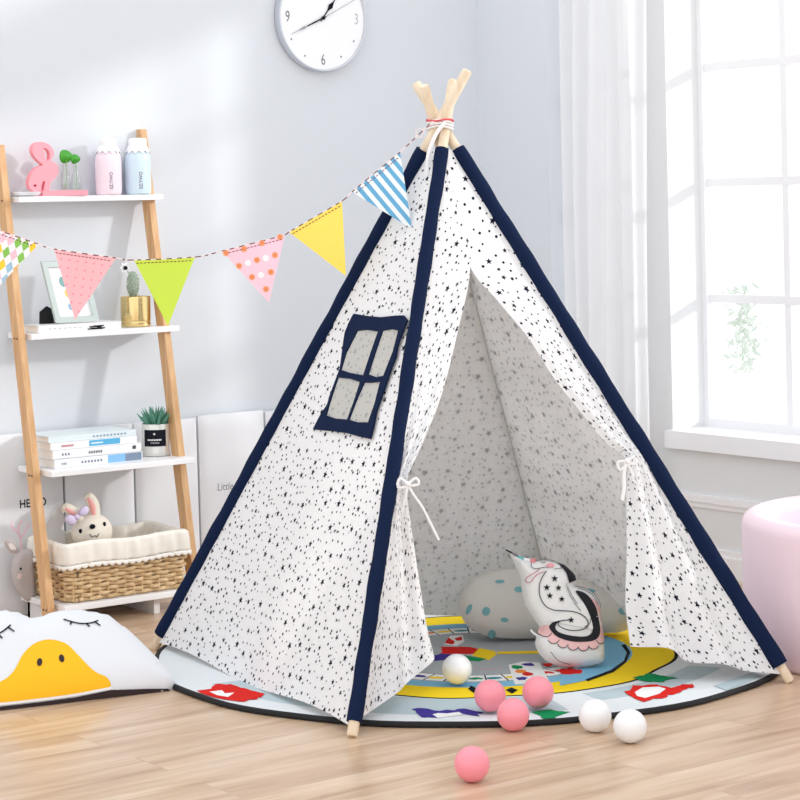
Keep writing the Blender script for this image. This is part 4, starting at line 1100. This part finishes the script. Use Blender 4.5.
b.grid(lambda u,v:rrect(u,.0125)[0]+Vector((0,0,z4+hl-.018-v*(.008+.007*abs(math.sin(u*PI*60)))+.003*math.sin(u*2*PI*5))),480,2,lace,close_u=True);solid(b.build('lace_trim',bk,angle=180),.0015)

# toys in the basket
cr_=plain('cream_plush',(232,224,210),.95,bump=.35,scale=90,sheen=.3,spec=.1);er=plain('ear_pink',(246,176,170),.9);bowm=plain('lilac_bow',(220,206,236),.7)
hd=ony(92,532,-.17);rbt=thing('rabbit_toy','cream plush rabbit with pink ears and lilac bow peeking out of the basket','toy rabbit',(hd.x,hd.y,z4+.02))
b=MB().ball(hd,.066,cr_,32,20,(1.0,.8,.86));b.ball((hd.x,hd.y+.01,z4+.085),.06,cr_,24,16,(1.05,.9,1.0));b.build('plush_body',rbt,angle=180)
def ear(p0,p1,p2,w,nm):
    P=[Vector(x) for x in smooth2([tuple(p0),tuple(p1),tuple(p2)],.006)];k_=len(P)
    b=MB().tube(P,[w*(.55+.6*math.sin(PI*(.15+.75*i/(k_-1)))) if i<k_-1 else w*.25 for i in range(k_)],cr_,14);e=b.build('ear',rbt,angle=180)
    b=MB();V=Vector((-.6,-.8,0))
    b.tube([p+V*w*.75 for p in P[2:-2]],[w*.55*math.sin(PI*(.12+.76*i/(k_-5))) +.001 for i in range(k_-4)],er,10)
    b.build('inner_ear',e,angle=180)
e1=lambda x,y,n_=.17:ony(x,y,-n_)
ear(e1(81,522),e1(73,512),e1(63,506),.0155,'l');ear(e1(95,520),e1(93,505),e1(87,494),.017,'r')
b=MB();bc=e1(77,517,.205);
b.ball(e1(71,520,.20),.020,bowm,16,10,(1.0,.6,.75),Matrix.Rotation(.5,3,'Y'));b.ball(e1(84,511,.20),.018,bowm,16,10,(1.0,.6,.75),Matrix.Rotation(-.6,3,'Y'));b.ball(bc,.009,bowm,12,8);b.build('bow',rbt,angle=180,label='lilac fabric bow')
def onhead(px,py,off=.001):
    d=ray(px,py);o_=O-hd;A=Vector((1/.066,1/(.066*.8),1/(.066*.86)));oo=Vector((o_.x*A.x,o_.y*A.y,o_.z*A.z));dd=Vector((d.x*A.x,d.y*A.y,d.z*A.z))
    a=dd.dot(dd);b_=oo.dot(dd);c_=oo.dot(oo)-1;D=b_*b_-a*c_
    t=(-b_-math.sqrt(max(D,0)))/a;return O+d*(t-off)
for x,y in ((80.5,531),(104.5,524)): b=MB().ball(onhead(x,y),.0065,M['ink'],12,8,(.8,.8,1.1));b.build('eye',rbt)
b=MB().ball(onhead(92.5,526.5),.0095,M['ink'],14,10,(1,.8,.8));b.build('nose',rbt)
b=MB().tube([onhead(x,y) for x,y in ((90,534),(92,537),(95,535.5),(97,537),(99,533.5))],.0012,M['ink'],5);b.build('mouth',rbt)
pg_=plain('pale_grey_cloth',(216,214,214),.9,bump=.3,scale=30)
cs=thing('cloth_star','pale grey pointed cloth piece in the basket left of the rabbit','cloth',ony(54,545,-.12))
b=MB()
P=[(46,548),(45,524),(50,517),(58,506),(64,500),(63,512),(67,520),(61,528),(66,534),(65,548)]
b.prism([ (lambda p:(p.x,p.z))(ony(x,y,-.12)) for x,y in P],lambda x,z,w:Vector((x,-.12+w+.1*(x+1.8)*(z-.25),z)),.02,pg_);o=b.build('folded_cloth',cs,smooth=False);m=o.modifiers.new('b','BEVEL');m.width=.003;m.segments=2
# grey animal plush at the left
gm=plain('grey_felt',(188,180,180),.95,bump=.25,scale=80,sheen=.2,spec=.1)
ms=thing('mouse_toy','grey felt mouse shaped toy tucked left of the wicker basket','toy mouse',ony(24,598,-.11))
ux=Vector((.80,-.60,0));ux=Vector((1,0,0));uy=Vector((0,0,1));nn=Vector((0,-1,0));p0=Vector((0,-.11,0))
fm2=lambda x,y:(lambda p:(p.x,p.z))(ony(x,y,-.11))
outl=smooth2([fm2(*p) for p in [(11.5,571),(13,560),(18,552),(24,549),(30,549.5),(33,556),(34,575),(34,597),(29,601),(24,599),(18,592),(13,582)]],.005,True)
b=MB();sf=cushion(b,outl,.016,.02,p0,ux,uy,nn,gm,.006);b.build('toy_body',ms,angle=180)
b=MB();o2=smooth2([fm2(*p) for p in [(10,552),(5.5,546),(4,540.5),(7,539),(13,541),(18,547),(19,553),(14,553.5)]],.004,True);s2=cushion(b,o2,.005,.008,p0,ux,uy,nn,gm,.005)
b.decal(smooth2([fm2(*p) for p in [(10,549),(7.5,544),(9,542.5),(13,545),(15.5,549.5)]],.004,True),s2(.001),plain('ear_pale',(226,218,216),.9),.005);b.build('ear',ms,angle=180)
b=MB().decal([fm2(*p) for p in circ(18.2,568,1.1,1.4,10)],sf(.0015),M['ink'],None);b.build('eye',ms)
b=MB().decal([fm2(*p) for p in circ(17,575.5,2.2,3.2,12,.4)],sf(.001),plain('cheek_pale',(228,206,204),.9),None);b.build('cheek',ms)

# ------------------------------------------------------------------ light
w=bpy.data.worlds.new('daylight');sc.world=w;w.use_nodes=True
bg=w.node_tree.nodes['Background'];bg.inputs[0].default_value=(.965,.98,1,1);bg.inputs[1].default_value=1.42
sd=bpy.data.lights.new('sun','SUN');sd.energy=1.6;sd.angle=math.radians(4);sd.color=(1,.985,.96)
so=bpy.data.objects.new('sun',sd);C.objects.link(so);so.rotation_euler=Vector((-1.3,1,-.52)).to_track_quat('-Z','Y').to_euler()
so.location=(3,-3,3)
# ------------------------------------------------------------------ camera
cd=bpy.data.cameras.new('camera');co=bpy.data.objects.new('camera',cd);C.objects.link(co);sc.camera=co
cd.sensor_width=36;cd.sensor_fit='HORIZONTAL';cd.lens=36*F/800;cd.shift_x=0;cd.shift_y=-(400-HY)/800;cd.clip_end=100
fwd=Vector((.6,.8,0));right=Vector((.8,-.6,0));up=Vector((0,0,1))
# roll: horizon rises to the right
rx=right*math.cos(RO)-up*math.sin(RO);uu=up*math.cos(RO)+right*math.sin(RO)
Mx=Matrix((( rx.x,uu.x,-fwd.x,O.x),(rx.y,uu.y,-fwd.y,O.y),(rx.z,uu.z,-fwd.z,O.z),(0,0,0,1)))
co.matrix_world=Mx
sc.view_settings.view_transform='Standard';sc.view_settings.look='None';sc.view_settings.gamma=1;sc.view_settings.exposure=0;sc.view_settings.use_curve_mapping=False
sc.cycles.max_bounces=10;sc.cycles.transparent_max_bounces=16
